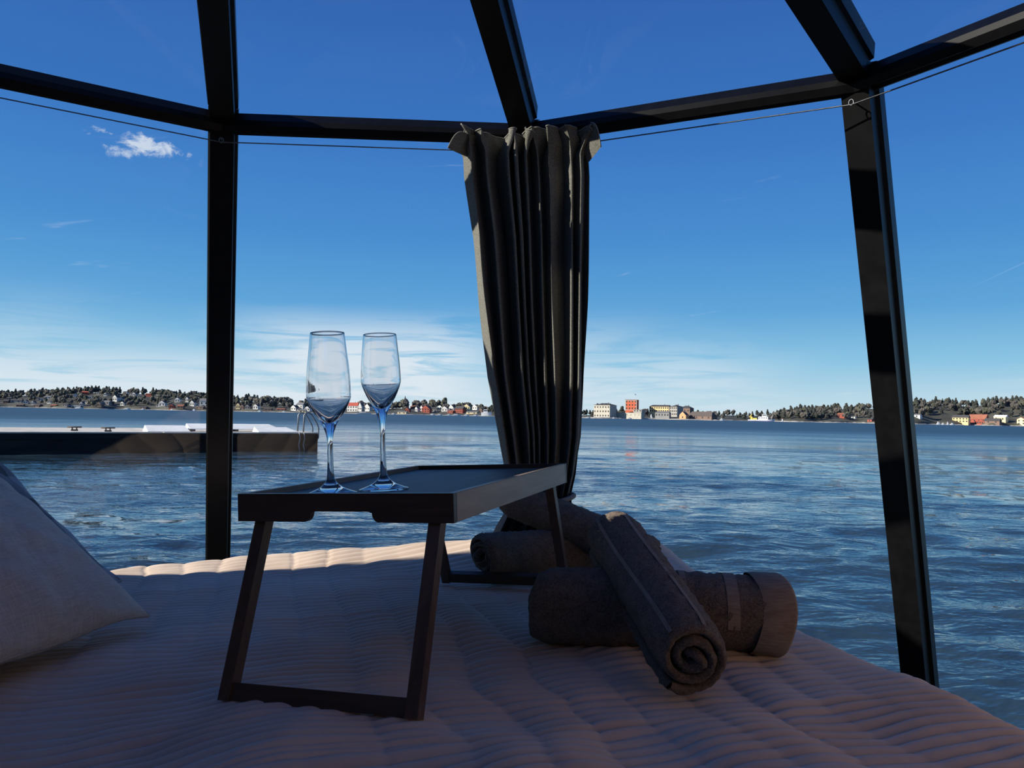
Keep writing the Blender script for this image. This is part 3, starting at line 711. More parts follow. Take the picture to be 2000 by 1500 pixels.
# ================================================================== TIED CURTAIN ON ITS WIRE
def make_curtain():
    root = tag(empty('tied_curtain', (0.06, 1.93, 0)), 'grey-green gathered curtain tied back against the corner post', 'curtain')
    off = Vector((-0.06, -1.93, 0))
    # outline (eye-level heights): z, left x, right x at depth ~1.9
    zt = np.array([0.700, 0.660, 0.60, 0.45, 0.30, 0.10, -0.05, -0.15, -0.205, -0.24, -0.30, -0.36])
    yl = np.array([1.900,1.900,1.91,1.93,1.95,1.98,2.00,2.02,2.03,2.04,2.07,2.09])
    xl = np.array([-0.128,-0.128,-0.124,-0.100,-0.085,-0.060,-0.030,-0.012,0.000,-0.004,-0.034,-0.056])
    xr = np.array([0.178,0.180,0.185,0.186,0.188,0.188,0.184,0.172,0.160,0.164,0.195,0.225])
    def sheet(z, nu, top=0.0):
        u = np.linspace(0, 1, nu); Z, U = np.meshgrid(z, u, indexing='ij')
        zi = lambda arr: np.interp(-Z, -zt, arr)
        L, R_, Y = zi(xl), zi(xr), zi(yl)
        nf = 9.5
        uu = U + 0.034*np.sin(2*PI*1.9*U+0.7) + 0.016*np.sin(2*PI*4.3*U+2) + 0.006*vnoise(U*6, Z*3, 3)
        ph = 2*PI*nf*uu + 0.5*vnoise(U*4, Z*2.2, 4)
        tie = np.exp(-((Z+0.215)/0.10)**2)
        amp = (0.034 + 0.014*vnoise(U*9, Z*1.2, 5))*(1 - 0.45*tie)
        s = np.sin(ph); s = np.sign(s)*np.abs(s)**0.75
        x = L + (R_-L)*U + 0.35*amp*np.sin(2*ph)*0.5*(1-tie*0.5)
        y = Y + amp*s + 0.035*(2*U-1)**2*(-1) + 0.02
        y = y + (-0.05)*tie*(1-(2*U-1)**2)*0.6 + 0.006*vnoise(U*14, Z*6, 6)
        return x, y, Z, U, ph
    x, y, Z, U, ph = sheet(np.concatenate([np.linspace(0.650, -0.15, 120), np.linspace(-0.156, -0.385, 44)]), 420)
    front = np.stack([x + off.x, y + off.y, Z + ZC], -1)
    grid_mesh('cloth', front, 'curtain_fabric', root)
    c_ = root.children[-1] if root.children else None
    # gathered heading above the wire: flares out and flops
    zh = np.linspace(0.645, 0.712, 26); x, y, Z, U, ph = sheet(zh[::-1], 420)
    t = (Z-0.645)/0.067
    open_ = t**1.3
    x = x + open_*(0.020*np.sin(ph*0.5+0.4) + 0.016*vnoise(U*17, t*2, 7)) + open_*0.035*np.sign(U-0.5)*np.clip((np.abs(U-0.5)-0.40)/0.10, 0, 1)
    y = y - open_*(0.030*np.maximum(0, np.sin(ph+0.8)) + 0.036*np.clip(vnoise(U*8, t, 8), 0, 1))
    flop = np.clip(vnoise(U*11+2, t*0+0.5, 9), 0, 1)
    Z = Z - open_*0.048*flop - open_*0.03*np.clip((np.abs(U-0.5)-0.42)/0.08, 0, 1)
    head = np.stack([x + off.x, y + off.y, Z + ZC], -1)
    grid_mesh('heading', head, 'curtain_fabric', root)
    tube('heading_hem', [tuple(p) for p in head[0]], 0.0016, 'curtain_edge', root, 6)
    # wide folded-out corner flap at the left of the heading
    def flap(ctrl, name):
        C = np.array(ctrl, float); n, m_ = 14, 18; S = np.zeros((n, m_, 3))
        for i in range(n):
            for j in range(m_):
                a, b = i/(n-1), j/(m_-1)
                p = C[0]*(1-a)*(1-b) + C[1]*(1-a)*b + C[2]*a*b + C[3]*a*(1-b)
                S[i, j] = p + np.array([0, -0.016*math.sin(PI*b)*a - 0.012*a*a, 0.012*math.sin(PI*b)*a])
        S[:,:,2] += ZC; S[:,:,0] += off.x; S[:,:,1] += off.y
        grid_mesh(name, S, 'curtain_fabric', root)
        tube('heading_hem', [tuple(p) for p in S[-1]], 0.0016, 'curtain_edge', root, 6)
    flap([(-0.120,1.885,0.640),(-0.098,1.880,0.695),(-0.122,1.850,0.682),(-0.165,1.835,0.640)], 'heading_flap')
    flap([(0.178,1.885,0.630),(0.160,1.880,0.690),(0.180,1.850,0.715),(0.205,1.850,0.655)], 'heading_flap')
    # tie-back band looped round the gathered cloth
    pts = [(0.080 + 0.086*math.cos(a) + off.x, 2.005 + 0.040*math.sin(a) + off.y, -0.222 + 0.018*math.cos(a) + 0.006*math.sin(a) + ZC) for a in np.linspace(0, 2*PI, 40, endpoint=False)]
    tube('tieback', pts, 0.0065, 'curtain_edge', root, 8, closed=True)
    return root
make_curtain()

# wire strung along the posts, with screw eyes
eye = {}
for k in (-3,-2,-1,0,1,2):
    eye[k] = node[k] - outv[k]*0.014 - Vector((0,0,0.060))
tube('curtain_wire', [tuple(eye[k]) for k in (-3,-2,-1,0,1,2)], 0.0016, 'steel', None, 6)
tag(bpy.data.objects['curtain_wire'], 'thin steel curtain wire strung just below the transoms', 'wire')
def screw_eye(k, label):
    p = eye[k]; o = outv[k]; tan = Vector((o.y, -o.x, 0))
    root = empty('screw_eye', p); tag(root, label, 'hook', 'eyes carrying the curtain wire')
    pts = [tuple(Vector((0,0,0)) + tan*0.005*math.cos(a)*1.0 + Vector((0,0,0.005 + 0.0065*math.sin(a)))) for a in np.linspace(0, 2*PI, 18, endpoint=False)]
    tube('eye_ring', pts, 0.0014, 'steel', root, 6, closed=True)
    tube('shank', [tuple(Vector((0,0,0.012))), tuple(o*0.036 + Vector((0,0,0.012)))], 0.0017, 'steel', root, 6)
screw_eye(-1, 'small steel eye holding the wire on the post behind the glasses')
screw_eye(1, 'small steel eye holding the wire on the post by the towels')

# curtain added out of view to shade the bed from the sun, on the same wire
def added_shade_curtain():
    root = tag(empty('added_shade_curtain', (-1.5, 1.2, 0)), 'added unseen grey-green curtain shading the bed from the sun', 'curtain')
    path = [eye[-3]-outv[-3]*0.03, eye[-2]-outv[-2]*0.03, eye[-2].lerp(eye[-1], 0.30) - outv[-2]*0.03]
    nu = 260; us = np.linspace(0, 1, nu); seg = [(path[i+1]-path[i]).length for i in range(2)]; tot = sum(seg)
    zs = np.linspace(0.0, 1.0, 40); P = np.zeros((40, nu, 3))
    for j, u in enumerate(us):
        s = u*tot; i = 0 if s < seg[0] else 1; f = (s - (0 if i == 0 else seg[0]))/seg[i]
        p = path[i].lerp(path[i+1], f); k = outv[-3].lerp(outv[-2], min(1, s/seg[0])).normalized()
        for q, t in enumerate(zs):
            z = p.z - t*1.20; o = LEAN*0.75*t*1.20
            w_ = 0.022*math.sin(u*2*PI*22)
            P[q, j] = (p.x + k.x*(o+w_) + 1.5, p.y + k.y*(o+w_) - 1.2, z)
    grid_mesh('cloth', P, 'curtain_fabric', root)
added_shade_curtain()

# ================================================================== THE PONTOON AND ITS GEAR
def px_dir(px):                      # bearing (x per unit y) of a photograph column at the horizon
    return (px - 1000)/1500.0
def hz(px): return 794 + 0.0185*px   # row of the horizon at that column
def far(px, row, D): return Vector((px_dir(px)*D, D, ZC + (hz(px) - row)/1500.0*D))
def pontoon():
    A = Vector((-14.8, 22.4, 0)); B = Vector((-7.0, 27.9, 0)); dv = (B-A).normalized(); nv = Vector((-dv.y, dv.x, 0))
    M = Matrix((dv, nv, Vector((0,0,1)))).transposed().to_4x4(); M.translation = B + Vector((0,0,WATER_Z))
    root = empty('pontoon'); root.matrix_world = M
    tag(root, 'long low concrete pontoon with dark side lying in the water', 'pontoon')
    TOP = 0.655; L = 26.0; Wd = 5.6
    box('float_body', -L, 0, 0, Wd, -0.35, TOP-0.04, 'pontoon_side', root)
    for i in range(5): box('deck_slab', -L+i*L/5+0.01, -L+(i+1)*L/5-0.01, -0.05, Wd+0.05, TOP-0.04, TOP, 'pontoon_deck', root, 0.01)
    box('fender_rail', -L, 0, -0.07, 0.0, TOP-0.22, TOP-0.09, 'pontoon_side', root, 0.015)
    # swim ladder handrail over the end
    lad = tag(empty('ladder'), kind=None); lad.parent = root
    for yy in (0.35, 0.95):
        tube('ladder_rail', [(-0.42,yy,TOP),(-0.40,yy,TOP+0.62),(-0.34,yy,TOP+0.70),(-0.22,yy,TOP+0.70),(-0.12,yy,TOP+0.64),(0.10,yy,TOP+0.28),(0.15,yy,TOP+0.15),(0.15,yy,TOP-0.20),(0.10,yy,TOP-0.28),(0.0,yy,TOP-0.28)], 0.030, 'galvanised', lad, 8)
    for z in (TOP-0.15,): tube('rung', [(0.13,0.35,z),(0.13,0.95,z)], 0.022, 'galvanised', lad, 8)
    for x in (-0.55, -0.72): tube('mooring_rope', [(x,-0.06,TOP+0.01),(x+0.02,-0.10,TOP-0.2),(x-0.03,-0.12,TOP-0.45),(x+0.03,-0.13,TOP-0.72)], 0.014, 'rope', root, 6)
    def world(p): return M @ Vector(p)
    def place(o): o.matrix_world = M.copy(); return o
    # white boards stacked on the deck
    def board(x0, x1, y0, y1, z0, z1, taper, label):
        v = [(x0,y0,z0),(x1,y0,z0),(x1,y1,z0),(x0,y1,z0),(x0+0.03,y0,z0+0.018),(x1-taper*0.4,y0,z0+0.018),(x1-taper,y1,z1),(x0+0.06,y1,z1)]
        o = mesh_obj('white_board', v, [(0,3,2,1),(4,5,6,7),(0,1,5,4),(1,2,6,5),(2,3,7,6),(3,0,4,7)], 'white_board'); place(o)
        tag(o, label, 'board', 'white boards on the pontoon')
    board(-4.2, -0.95, 1.0, 1.7, TOP+0.075, TOP+0.26, 0.30, 'long white board raised on blocks near the pontoon end')
    board(-2.1, -0.55, 0.20, 0.85, TOP, TOP+0.17, 0.35, 'white wedge-ended board beside the ladder')
    board(-5.6, -4.25, 0.5, 1.3, TOP, TOP+0.20, 0.05, 'white board lying on the pontoon behind the post')
    for i, x in enumerate((-4.05, -2.6, -1.3)):
        o = box('wood_block', x-0.06, x+0.06, 1.0, 1.7, TOP, TOP+0.075, 'cleat_rust'); place(o)
        tag(o, 'brown block propping up the raised white board', 'block', 'blocks under the white board')
    for x, lab in ((-14.1,'rusty brown cleat far along the pontoon deck'), (-7.6,'rusty brown cleat halfway along the pontoon'), (-6.75,'low dark cleat beside the white board end')):
        r_ = empty('cleat'); r_.matrix_world = M @ Matrix.Translation((x, 1.2 if x < -7 else 0.4, TOP)); tag(r_, lab, 'cleat', 'pontoon cleats')
        box('cleat_base', -0.10, 0.10, -0.05, 0.05, 0.0, 0.05, 'cleat_rust', r_, 0.008)
        for sx in (-0.06, 0.06): tube('cleat_post', [(sx,0,0.05),(sx,0,0.11)], 0.02, 'cleat_rust', r_, 8)
        tube('cleat_bar', [(-0.20,0,0.12),(0.20,0,0.12)], 0.022, 'cleat_rust', r_, 8)
pontoon()

# ================================================================== THE FAR SHORES
DL, DR, DF = 1000.0, 900.0, 950.0
def shore(name, label, prof, D, depth, rock):
    """land strip: prof = [(px, skyline row of bare ground)] ; rises from the waterline to the ridge"""
    pxs = np.arange(prof[0][0], prof[-1][0]+1, 6.0); rows = np.interp(pxs, [p for p, _ in prof], [r for _, r in prof])
    fr = np.array([0.0, 0.02, 0.10, 0.3, 0.55, 0.8, 1.0, 1.5]); hh = np.array([-0.02, 0.10, 0.18, 0.45, 0.75, 0.93, 1.0, 0.6])
    P = np.zeros((len(fr), len(pxs), 3))
    for j, (p, r) in enumerate(zip(pxs, rows)):
        Hh = max((hz(p)-r)/1500*(D+depth) + (ZC-WATER_Z), 1.0)
        wig = 14*math.sin(p*0.031) + 7*math.sin(p*0.083+1)
        for i in range(len(fr)):
            y = D + wig + depth*fr[i]; n = 1 + 0.12*math.sin(p*0.11+i*2.1)*(0 < i < 6)
            P[i, j] = (px_dir(p)*y, y, WATER_Z + Hh*hh[i]*n)
    o = grid_mesh(name, P, 'land', smooth=True); tag(o, label, 'land', kind='structure')
    # pale stones at the water's edge
    Q = np.zeros((3, len(pxs), 3))
    for j, p in enumerate(pxs):
        wig = 14*math.sin(p*0.031) + 7*math.sin(p*0.083+1)
        for i, (dy, z) in enumerate(((-4, -0.4), (-1.5, rock*(0.8+0.5*math.sin(p*0.37))), (6, rock*1.2+0.3))):
            y = D + wig + dy; Q[i, j] = (px_dir(p)*y, y, WATER_Z + z)
    grid_mesh('shore_stones', Q, 'rock', o)
    def ground(px, f_, row=None):
        if row is not None:            # the place on the slope that shows at this height above the water
            best = min((abs(hz(px) - (q.z-ZC)/q.y*1500 - row), f2) for f2 in np.linspace(0.012, 1.0, 80) for q in (ground(px, f2),))
            f_ = best[1]
        p = px; Hh = max((hz(p)-np.interp(p, pxs, rows))/1500*(D+depth) + (ZC-WATER_Z), 1.0)
        wig = 14*math.sin(p*0.031) + 7*math.sin(p*0.083+1); y = D + wig + depth*f_
        return Vector((px_dir(p)*y, y, WATER_Z + Hh*np.interp(f_, fr, hh)))
    return ground
g_left = shore('shore_left', 'wooded far shore with scattered houses across the water', [(-120,775),(0,777),(80,772),(150,769),(220,768),(300,772),(400,779),(470,785),(540,789),(620,797),(700,801),(790,799),(870,796),(930,800),(990,808)], DL, 170, 0.5)
g_mid = shore('shore_mid', 'low wooded shore stretching behind the fortress', [(955,812),(1020,811),(1080,812),(1140,812),(1200,810),(1330,811),(1420,812),(1500,813),(1560,815)], 1250.0, 120, 0.4)
g_fort = shore('fortress_island', 'low stony island carrying the fortress buildings', [(1138,815.5),(1160,814.5),(1250,813),(1330,814),(1400,816),(1432,819)], DF, 60, 0.9)
g_right = shore('shore_right', 'wooded far shore with pale stones along its waterline', [(1506,821),(1530,814),(1560,808),(1620,806),(1690,800),(1760,796),(1840,791),(1900,796),(1960,790),(2100,792)], DR, 130, 0.9)

# ---- trees: three kinds, meshes shared between copies
def crown_mesh(name, kind, seed):
    rnd = random.Random(seed); bm = bmesh.new()
    def blob(c, r, sub, jag):
        res = bmesh.ops.create_icosphere(bm, subdivisions=sub, radius=1.0)
        for v in res['verts']:
            k = 1 + rnd.uniform(-jag, jag); v.co = Vector((v.co.x*r[0]*k + c[0], v.co.y*r[1]*k + c[1], v.co.z*r[2]*k + c[2]))
    if kind == 'pine':
        for i in range(4):
            t = i/3; blob((rnd.uniform(-.05,.05), rnd.uniform(-.05,.05), 0.34+0.46*t), (0.27*(1-0.55*t), 0.27*(1-0.55*t), 0.20), 2, 0.42)
    else:
        for i in range(5):
            a = i*2*PI/5 + rnd.random(); q = 0.17 if i else 0
            blob((q*math.cos(a), q*math.sin(a), rnd.uniform(0.48,0.72)), (rnd.uniform(.20,.28), rnd.uniform(.20,.28), rnd.uniform(.24,.34)), 2, 0.42)
    nc = len(bm.faces)
    res = bmesh.ops.create_cone(bm, cap_ends=True, segments=6, radius1=0.045, radius2=0.03, depth=0.5)
    for v in res['verts']: v.co.z += 0.25
    bm.faces.ensure_lookup_table()
    for i, f in enumerate(bm.faces): f.material_index = 0 if i < nc else 1
    me = bpy.data.meshes.new(name); bm.to_mesh(me); bm.free()
    me.materials.append(MATS[{'pine':'pine_crown','bare':'bare_crown','olive':'olive_crown'}[kind]]); me.materials.append(MATS['bark'])
    return me
TREES = {k: [crown_mesh(k+'_tree', k, 10*i+q) for q in range(4)] for i, k in enumerate(('pine','bare','olive'))}
COUNT = {'pine':0, 'bare':0, 'olive':0}
def plant(kind, p, h, label, group, wide=1.0):
    o = bpy.data.objects.new(kind+'_tree', random.choice(TREES[kind])); o.location = p - Vector((0,0,0.2))
    o.scale = (h*wide, h*wide, h); o.rotation_euler = (0,0,random.uniform(0, 2*PI)); link(o)
    tag(o, label, 'tree', group); COUNT[kind] += 1
PLANTED = []
def forest(ground, x0, x1, n, hrange, mixw, where, fr=(0.05, 1.0), bias=1.0):
    names = {'pine':'dark green pine tree', 'bare':'leafless grey-brown tree', 'olive':'tree just coming into olive leaf'}
    for i in range(n):
        px = x0 + (x1-x0)*(i+random.random())/n
        f_ = fr[0] + (fr[1]-fr[0])*random.random()**bias
        p = ground(px, f_)
        hgt = random.uniform(*hrange); top = hz(px) - (p.z + hgt - ZC)/p.y*1500
        if any(abs(px-hx) < hw*0.5+3.0 and (abs(p.y-hd-4) < 11 or (p.y < hd and top < hb-3)) for hx, hw, hd, hb in HOUSES): continue
        if any((p-q).length < 0.42*(hgt+h2)/2 for q, h2 in PLANTED): continue
        PLANTED.append((p, hgt))
        k = random.choices(('pine','bare','olive'), mixw)[0]
        if f_ > 0.85 and random.random() < 0.35: k = 'pine'
        if COUNT[k] >= 298: k = min(COUNT, key=COUNT.get)
        if COUNT[k] >= 298: return
        plant(k, p, hgt*(1.0 if k != 'pine' else 1.1), names[k] + ' ' + where, {'pine':'dark green pines', 'bare':'leafless trees', 'olive':'trees coming into leaf'}[k] + ' ' + where, random.uniform(0.85, 1.2))
# ---- houses
def house(p, wd, dp, hh, rh, wm, rm, label, group=None, wins=0, name='house', cat='house', ridge='x', rows=1, hip=0.0, rotz=None):
    """p: middle of the front edge at ground; x to the right, y away"""
    root = empty(name, p); root.rotation_euler = (0,0, -math.atan2(p.x, p.y) - 0.42 + random.uniform(-0.2, 0.2) if rotz is None else rotz); tag(root, label, cat, group)
    box('wall', -wd/2, wd/2, 0, dp, -3.0 if cat == 'house' else -9.0, hh, wm, root)
    e = 0.35
    if rh <= 0.6: box('roof', -wd/2-e, wd/2+e, -e, dp+e, hh, hh+max(rh, 0.3), rm, root)
    elif ridge == 'x':
        q = hip*dp/2
        v = [(-wd/2-e,-e,hh),(wd/2+e,-e,hh),(wd/2+e,dp+e,hh),(-wd/2-e,dp+e,hh),(-wd/2-e+q,dp/2,hh+rh),(wd/2+e-q,dp/2,hh+rh)]
        mesh_obj('roof', v, [(0,1,5,4),(2,3,4,5),(1,2,5),(3,0,4),(0,3,2,1)], rm, root)
    else:
        v = [(-wd/2-e,-e,hh),(wd/2+e,-e,hh),(wd/2+e,dp+e,hh),(-wd/2-e,dp+e,hh),(0,-e,hh+rh),(0,dp+e,hh+rh)]
        mesh_obj('roof', v, [(0,4,5,3),(1,2,5,4),(0,1,4),(2,3,5),(0,3,2,1)], rm, root)
        vg = [(-wd/2,-0.02-e,hh-0.02),(wd/2,-0.02-e,hh-0.02),(0,-0.02-e,hh+rh-0.25),(-wd/2,-e+0.1,hh-0.02),(wd/2,-e+0.1,hh-0.02),(0,-e+0.1,hh+rh-0.25)]
        mesh_obj('gable', vg, [(0,1,2),(5,4,3),(0,3,4,1),(1,4,5,2),(2,5,3,0)], wm, root)
    if rh > 1.2: box('chimney', wd*0.18-0.35, wd*0.18+0.35, dp*0.55-0.35, dp*0.55+0.35, hh+rh*0.4, hh+rh+0.9, 'r_brown', root)
    for rI in range(rows):
        for i in range(wins):
            cx = -wd/2 + wd*(i+0.5)/wins; zc = hh*(rI+0.55)/rows; ww = min(0.8, wd/wins*0.28); wh = min(1.0, hh/rows*0.28)
            box('window', cx-ww, cx+ww, -0.06, 0.02, zc-wh, zc+wh, 'dark_pane', root)
    return root
HOUSES = []
def H_(px, base, wpx, hpx, wall, roof, D, label, group, ridge='x', wins=0, rows=1, rfrac=0.4, dp=8.0, **kw):
    """a house from its photograph column, ground row, width and total height, at distance D"""
    p = (g_left if px < 1050 else g_right)(px, 0, base); D = p.y; k = D/1500; wd = wpx*k; tot = hpx*k
    HOUSES.append((px, wpx, D, base))
    return house(p, wd, dp, tot*(1-rfrac), tot*rfrac, wall, roof, label, group, wins, ridge=ridge, rows=rows, **kw)
def gfrac(base, px):                       # rows higher up the hill stand farther away
    t = max(0.0, min(1.0, (hz(px)+1 - base)/30.0)); return 1000 + 6 + 160*t
def hs(px, base, w_, h_, wall='w_white', roof='r_dark', label=None, ridge=None, wins=2, rows=1):
    wn_ = {'w_white':'white','w_cream':'cream','w_grey':'grey','w_red':'red','w_brown':'brown','w_yellow':'yellow'}[wall]
    rn_ = {'r_dark':'dark','r_red':'red','r_brown':'brown','r_grey':'grey','r_rust':'rust-red'}[roof]
    ridge = ridge or ('y' if h_ >= w_*0.9 else 'x')
    lab = label or ('%s house with %s %sroof %s' % (wn_, rn_, 'gabled ' if ridge == 'y' else '', 'among the trees up the hill' if hz(px)-base > 11 else 'close to the far waterline'))
    H_(px, base, w_, h_, wall, roof, gfrac(base, px), lab, 'houses on the far shore', ridge, wins if w_ >= 6 else 0, rows)
for a in [(50,778,6,5),(32,787,20,7,'w_grey','r_dark'),(51,789,7,7),(65,791,6,7),(81,783,9,6),(94,780,11,6,'w_white','r_grey'),(97,789,8,7),(12,789,9,8,'w_brown'),(18,782,8,6,'w_grey'),
          (40,795,12,6,'w_brown','r_brown'),(72,796,12,6,'w_brown','r_brown'),(105,797,10,6,'w_brown','r_rust'),(128,795,9,6,'w_grey'),(149,798,17,5,'w_white','r_grey'),(160,794,6,9),(168,789,8,6),(148,775,5,6),(166,770,11,5,'w_red','r_red'),
          (193,771,7,5),(206,774,6,6),(176,779,8,5),(225,785,9,13),(237,785,6,9),(240,793,8,8),(208,791,12,8,'w_grey','r_grey'),(195,795,8,8,'w_brown','r_grey'),
          (244,770,9,5),(255,773,7,6),(262,775,7,8),(273,778,7,6),(290,773,11,4,'w_red','r_rust'),(317,795,12,12),(310,796,7,6),(347,787,9,10,'w_white','r_grey'),(366,786,6,10),(376,794,9,11),(384,794,8,8),
          (399,793,16,14,'w_white','r_grey'),(336,799,9,9,'w_red','r_brown'),(353,799,11,8,'w_brown','r_rust'),(328,798,8,6,'w_grey'),(390,800,16,6,'w_brown','r_brown'),(280,799,12,5,'w_brown','r_dark'),(405,799,9,7),
          (466,800,8,12,'w_cream','r_rust'),(474,801,7,10,'w_brown','r_brown'),(484,800,9,9,'w_grey'),(500,800,10,10,'w_white','r_dark'),(524,802,14,5,'w_brown','r_brown'),(549,803,16,5,'w_brown','r_rust'),
          (574,803,11,11),(586,799,14,12,'w_white','r_grey'),(583,804,9,7),(601,804,10,10),(592,806,12,6,'w_cream','r_grey'),
          (704,805,7,18,'w_white','r_grey'),(718,804,11,15),(786,809,18,5,'w_cream','r_grey'),(796,806,9,9,'w_red','r_dark'),(814,805,6,10,'w_white','r_grey'),(806,799,9,6,'w_brown','r_rust'),(824,804,7,11,'w_white','r_red'),
          (848,806,12,10,'w_grey','r_dark'),(869,805,12,11),(860,801,9,9,'w_white','r_dark'),(882,804,10,13,'w_white','r_dark'),(880,808,12,6,'w_red','r_rust'),(928,801,11,10,'w_white','r_dark'),(922,809,22,5,'w_cream','r_grey'),(940,806,8,8,'w_brown','r_dark')]:
    hs(*a)
H_(689, 805, 21, 18, 'w_white', 'r_red', 1006, 'white house under a bright red roof by the flutes', None, 'x', 4, 2, 0.36)
H_(832, 807, 17, 15, 'w_red', 'r_dark', 1004, 'dark red waterside house with a black gabled roof', None, 'y', 3, 2, 0.45)
H_(897, 807, 18, 13, 'w_red', 'r_dark', 1004, 'row of red-brown terraced houses with pale dormers', None, 'x', 5, 2, 0.4)
H_(912, 807, 13, 17, 'w_cream', 'r_grey', 1003, 'tall pale yellow house near the white cruiser', None, 'y', 3, 2, 0.3)
sp = empty('church', far(792, 800, 1120)); tag(sp, 'dark church spire rising above the bare trees', 'church')
box('tower', -2, 2, -2, 2, -6, 9, 'w_brown', sp); 
mesh_obj('spire', [(-2.4,-2.4,9),(2.4,-2.4,9),(2.4,2.4,9),(-2.4,2.4,9),(0,0,20)], [(0,1,4),(1,2,4),(2,3,4),(3,0,4),(0,3,2,1)], 'r_dark', sp)

# ---- fortress
k_ = DF/1500
def fbox(name, px, base, wpx, hpx, wall, roof, rpx, label, wins, rows, dp=14, D=DF+12, cat='building', ridge='x', hip=1.0, rotz=None):
    p = far(px, base, D); q = D/1500; HOUSES.append((px, wpx, D, base))
    return house(p, wpx*q, dp, hpx*q, rpx*q, wall, roof, label, None, wins, name, cat, ridge, rows, hip, rotz)
b = fbox('fort_building', 1176, 817, 37, 25, 'w_fort', 'r_dark', 4, 'pale stone fort block with three rows of small windows', 6, 3, 16, DF+8)
for i in range(4): box('dormer', -9+6*i-0.7, -9+6*i+0.7, 3, 5, 16.0, 18.2, 'r_dark', b)
b = fbox('fort_tower', 1233, 802, 23, 20, 'w_keep', 'r_dark', 0.3, 'red keep tower with a flag above the fortress', 4, 3, 12, DF+70, 'tower', rotz=-0.38)
for z in (0.3, 12.6): box('stone_band', -7.6, 7.6, -0.12, 0.0, z-0.3, z+0.3, 'w_fort', b)
for x in (-7.3, 7.3): box('stone_quoin', x-0.5, x+0.5, -0.15, 0.0, -1, 13.2, 'w_fort', b)
tube('flag_pole', [(3.2,6,13.0),(3.2,6,22.0)], 0.13, 'b_white', b, 6)
mesh_obj('flag', [(3.2,6,21.8),(5.4,6.3,21.6),(5.3,6.2,20.4),(3.2,6,20.5),(3.2,6.1,21.8),(5.4,6.4,21.6),(5.3,6.3,20.4),(3.2,6.1,20.5)], [(0,1,2,3),(7,6,5,4),(0,4,5,1),(1,5,6,2),(2,6,7,3),(3,7,4,0)], 'flag', b)
fbox('fort_building', 1288, 806, 40, 11, 'w_yellow', 'r_dark', 3.5, 'long yellow barracks with a dark roof behind the fortress wall', 9, 2, 14, DF+75, ridge='x', hip=0.3)
fbox('fort_building', 1316, 813, 17, 18, 'w_stone', 'r_dark', 4, 'tall grey stone building at the barracks end', 4, 3, 14, DF+40)
fbox('fort_building', 1338, 808, 22, 10, 'w_brown', 'r_dark', 5, 'dark building with a steep black roof behind the boathouse', 3, 1, 12, DF+80)
w1 = fbox('fort_wall', 1226, 817, 62, 10, 'w_fort', 'w_stone', 0.3, 'pale curved fortress wall along the waterline', 0, 1, 8, DF+6, 'wall')
for i in range(7): box('gun_port', -17.5+5.6*i, -16.7+5.6*i, -0.08, 0.05, 3.4, 4.4, 'dark_pane', w1)
fbox('fort_building', 1246, 806, 18, 5, 'w_stone', 'r_grey', 0.3, 'low pale bastion above the fortress wall', 3, 1, 10, DF+45)
fbox('fort_building', 1294, 816, 28, 9, 'w_grey', 'r_grey', 3, 'low grey shed among bare trees by the fortress', 5, 1, 10, DF+12, hip=0.4)
fbox('boathouse', 1334, 820.5, 13, 9, 'w_orange', 'r_brown', 7, 'small orange boathouse gable at the water', 1, 1, 12, DF-6, 'boathouse', 'y')
fbox('boathouse', 1367, 819.5, 52, 6, 'w_brown', 'r_brown', 9, 'long dark brown boathouse roof beside the orange gable', 4, 1, 14, DF-2, 'boathouse', 'x', 0.4)

# ---- houses on the right shore
def rs(px, base, w_, h_, wall, roof, label, ridge='x', wins=3, rows=1, rf=0.4, D=DR+12): H_(px, base, w_, h_, wall, roof, D, label, None, ridge, wins, rows, rf)
rs(1876, 826, 28, 15, 'w_yellow', 'r_dark', 'yellow house with dark roof on the stony shore', 'x', 5, 2, 0.35, DR+22)
rs(1908, 826, 34, 16, 'w_red', 'r_rust', 'red house under a broad rust-coloured roof', 'x', 4, 1, 0.60, DR+20)
rs(1917, 830, 17, 9, 'w_red', 'r_dark', 'small red boathouse with white-framed windows', 'y', 4, 1, 0.35, DR+6)
rs(1938, 828, 26, 10, 'w_brown', 'r_dark', 'low dark-roofed house beside the small red boathouse', 'x', 2, 1, 0.55, DR+14)
rs(1953, 823, 21, 12, 'w_cream', 'b_white', 'pale house with a white roof behind the dark-roofed house', 'x', 2, 1, 0.35, DR+40)
rs(1995, 832, 17, 15, 'w_cream', 'r_rust', 'cream house at the far end of the stony shore', 'y', 2, 2, 0.3, DR+6)
rs(1643, 816, 13, 9, 'w_red', 'r_rust', 'red cottage on the wooded slope near the ferry', 'x', 2, 1, 0.35, DR+60)
rs(1667, 818, 8, 5, 'w_white', 'r_grey', 'little white cottage below the wooded slope', 'x', 1, 1, 0.35, DR+45)
rs(1699, 825, 9, 7, 'w_red', 'r_dark', 'red shed beside the dark post', 'x', 1, 1, 0.4, DR+15)
rs(1791, 817, 12, 8, 'w_white', 'r_grey', 'white cottage beside the slanted post', 'x', 1, 1, 0.3, DR+50)
rs(1864, 816, 5, 5, 'w_white', 'r_dark', 'tiny white shed next to the yellow house', 'x', 0, 1, 0.3, DR+40)

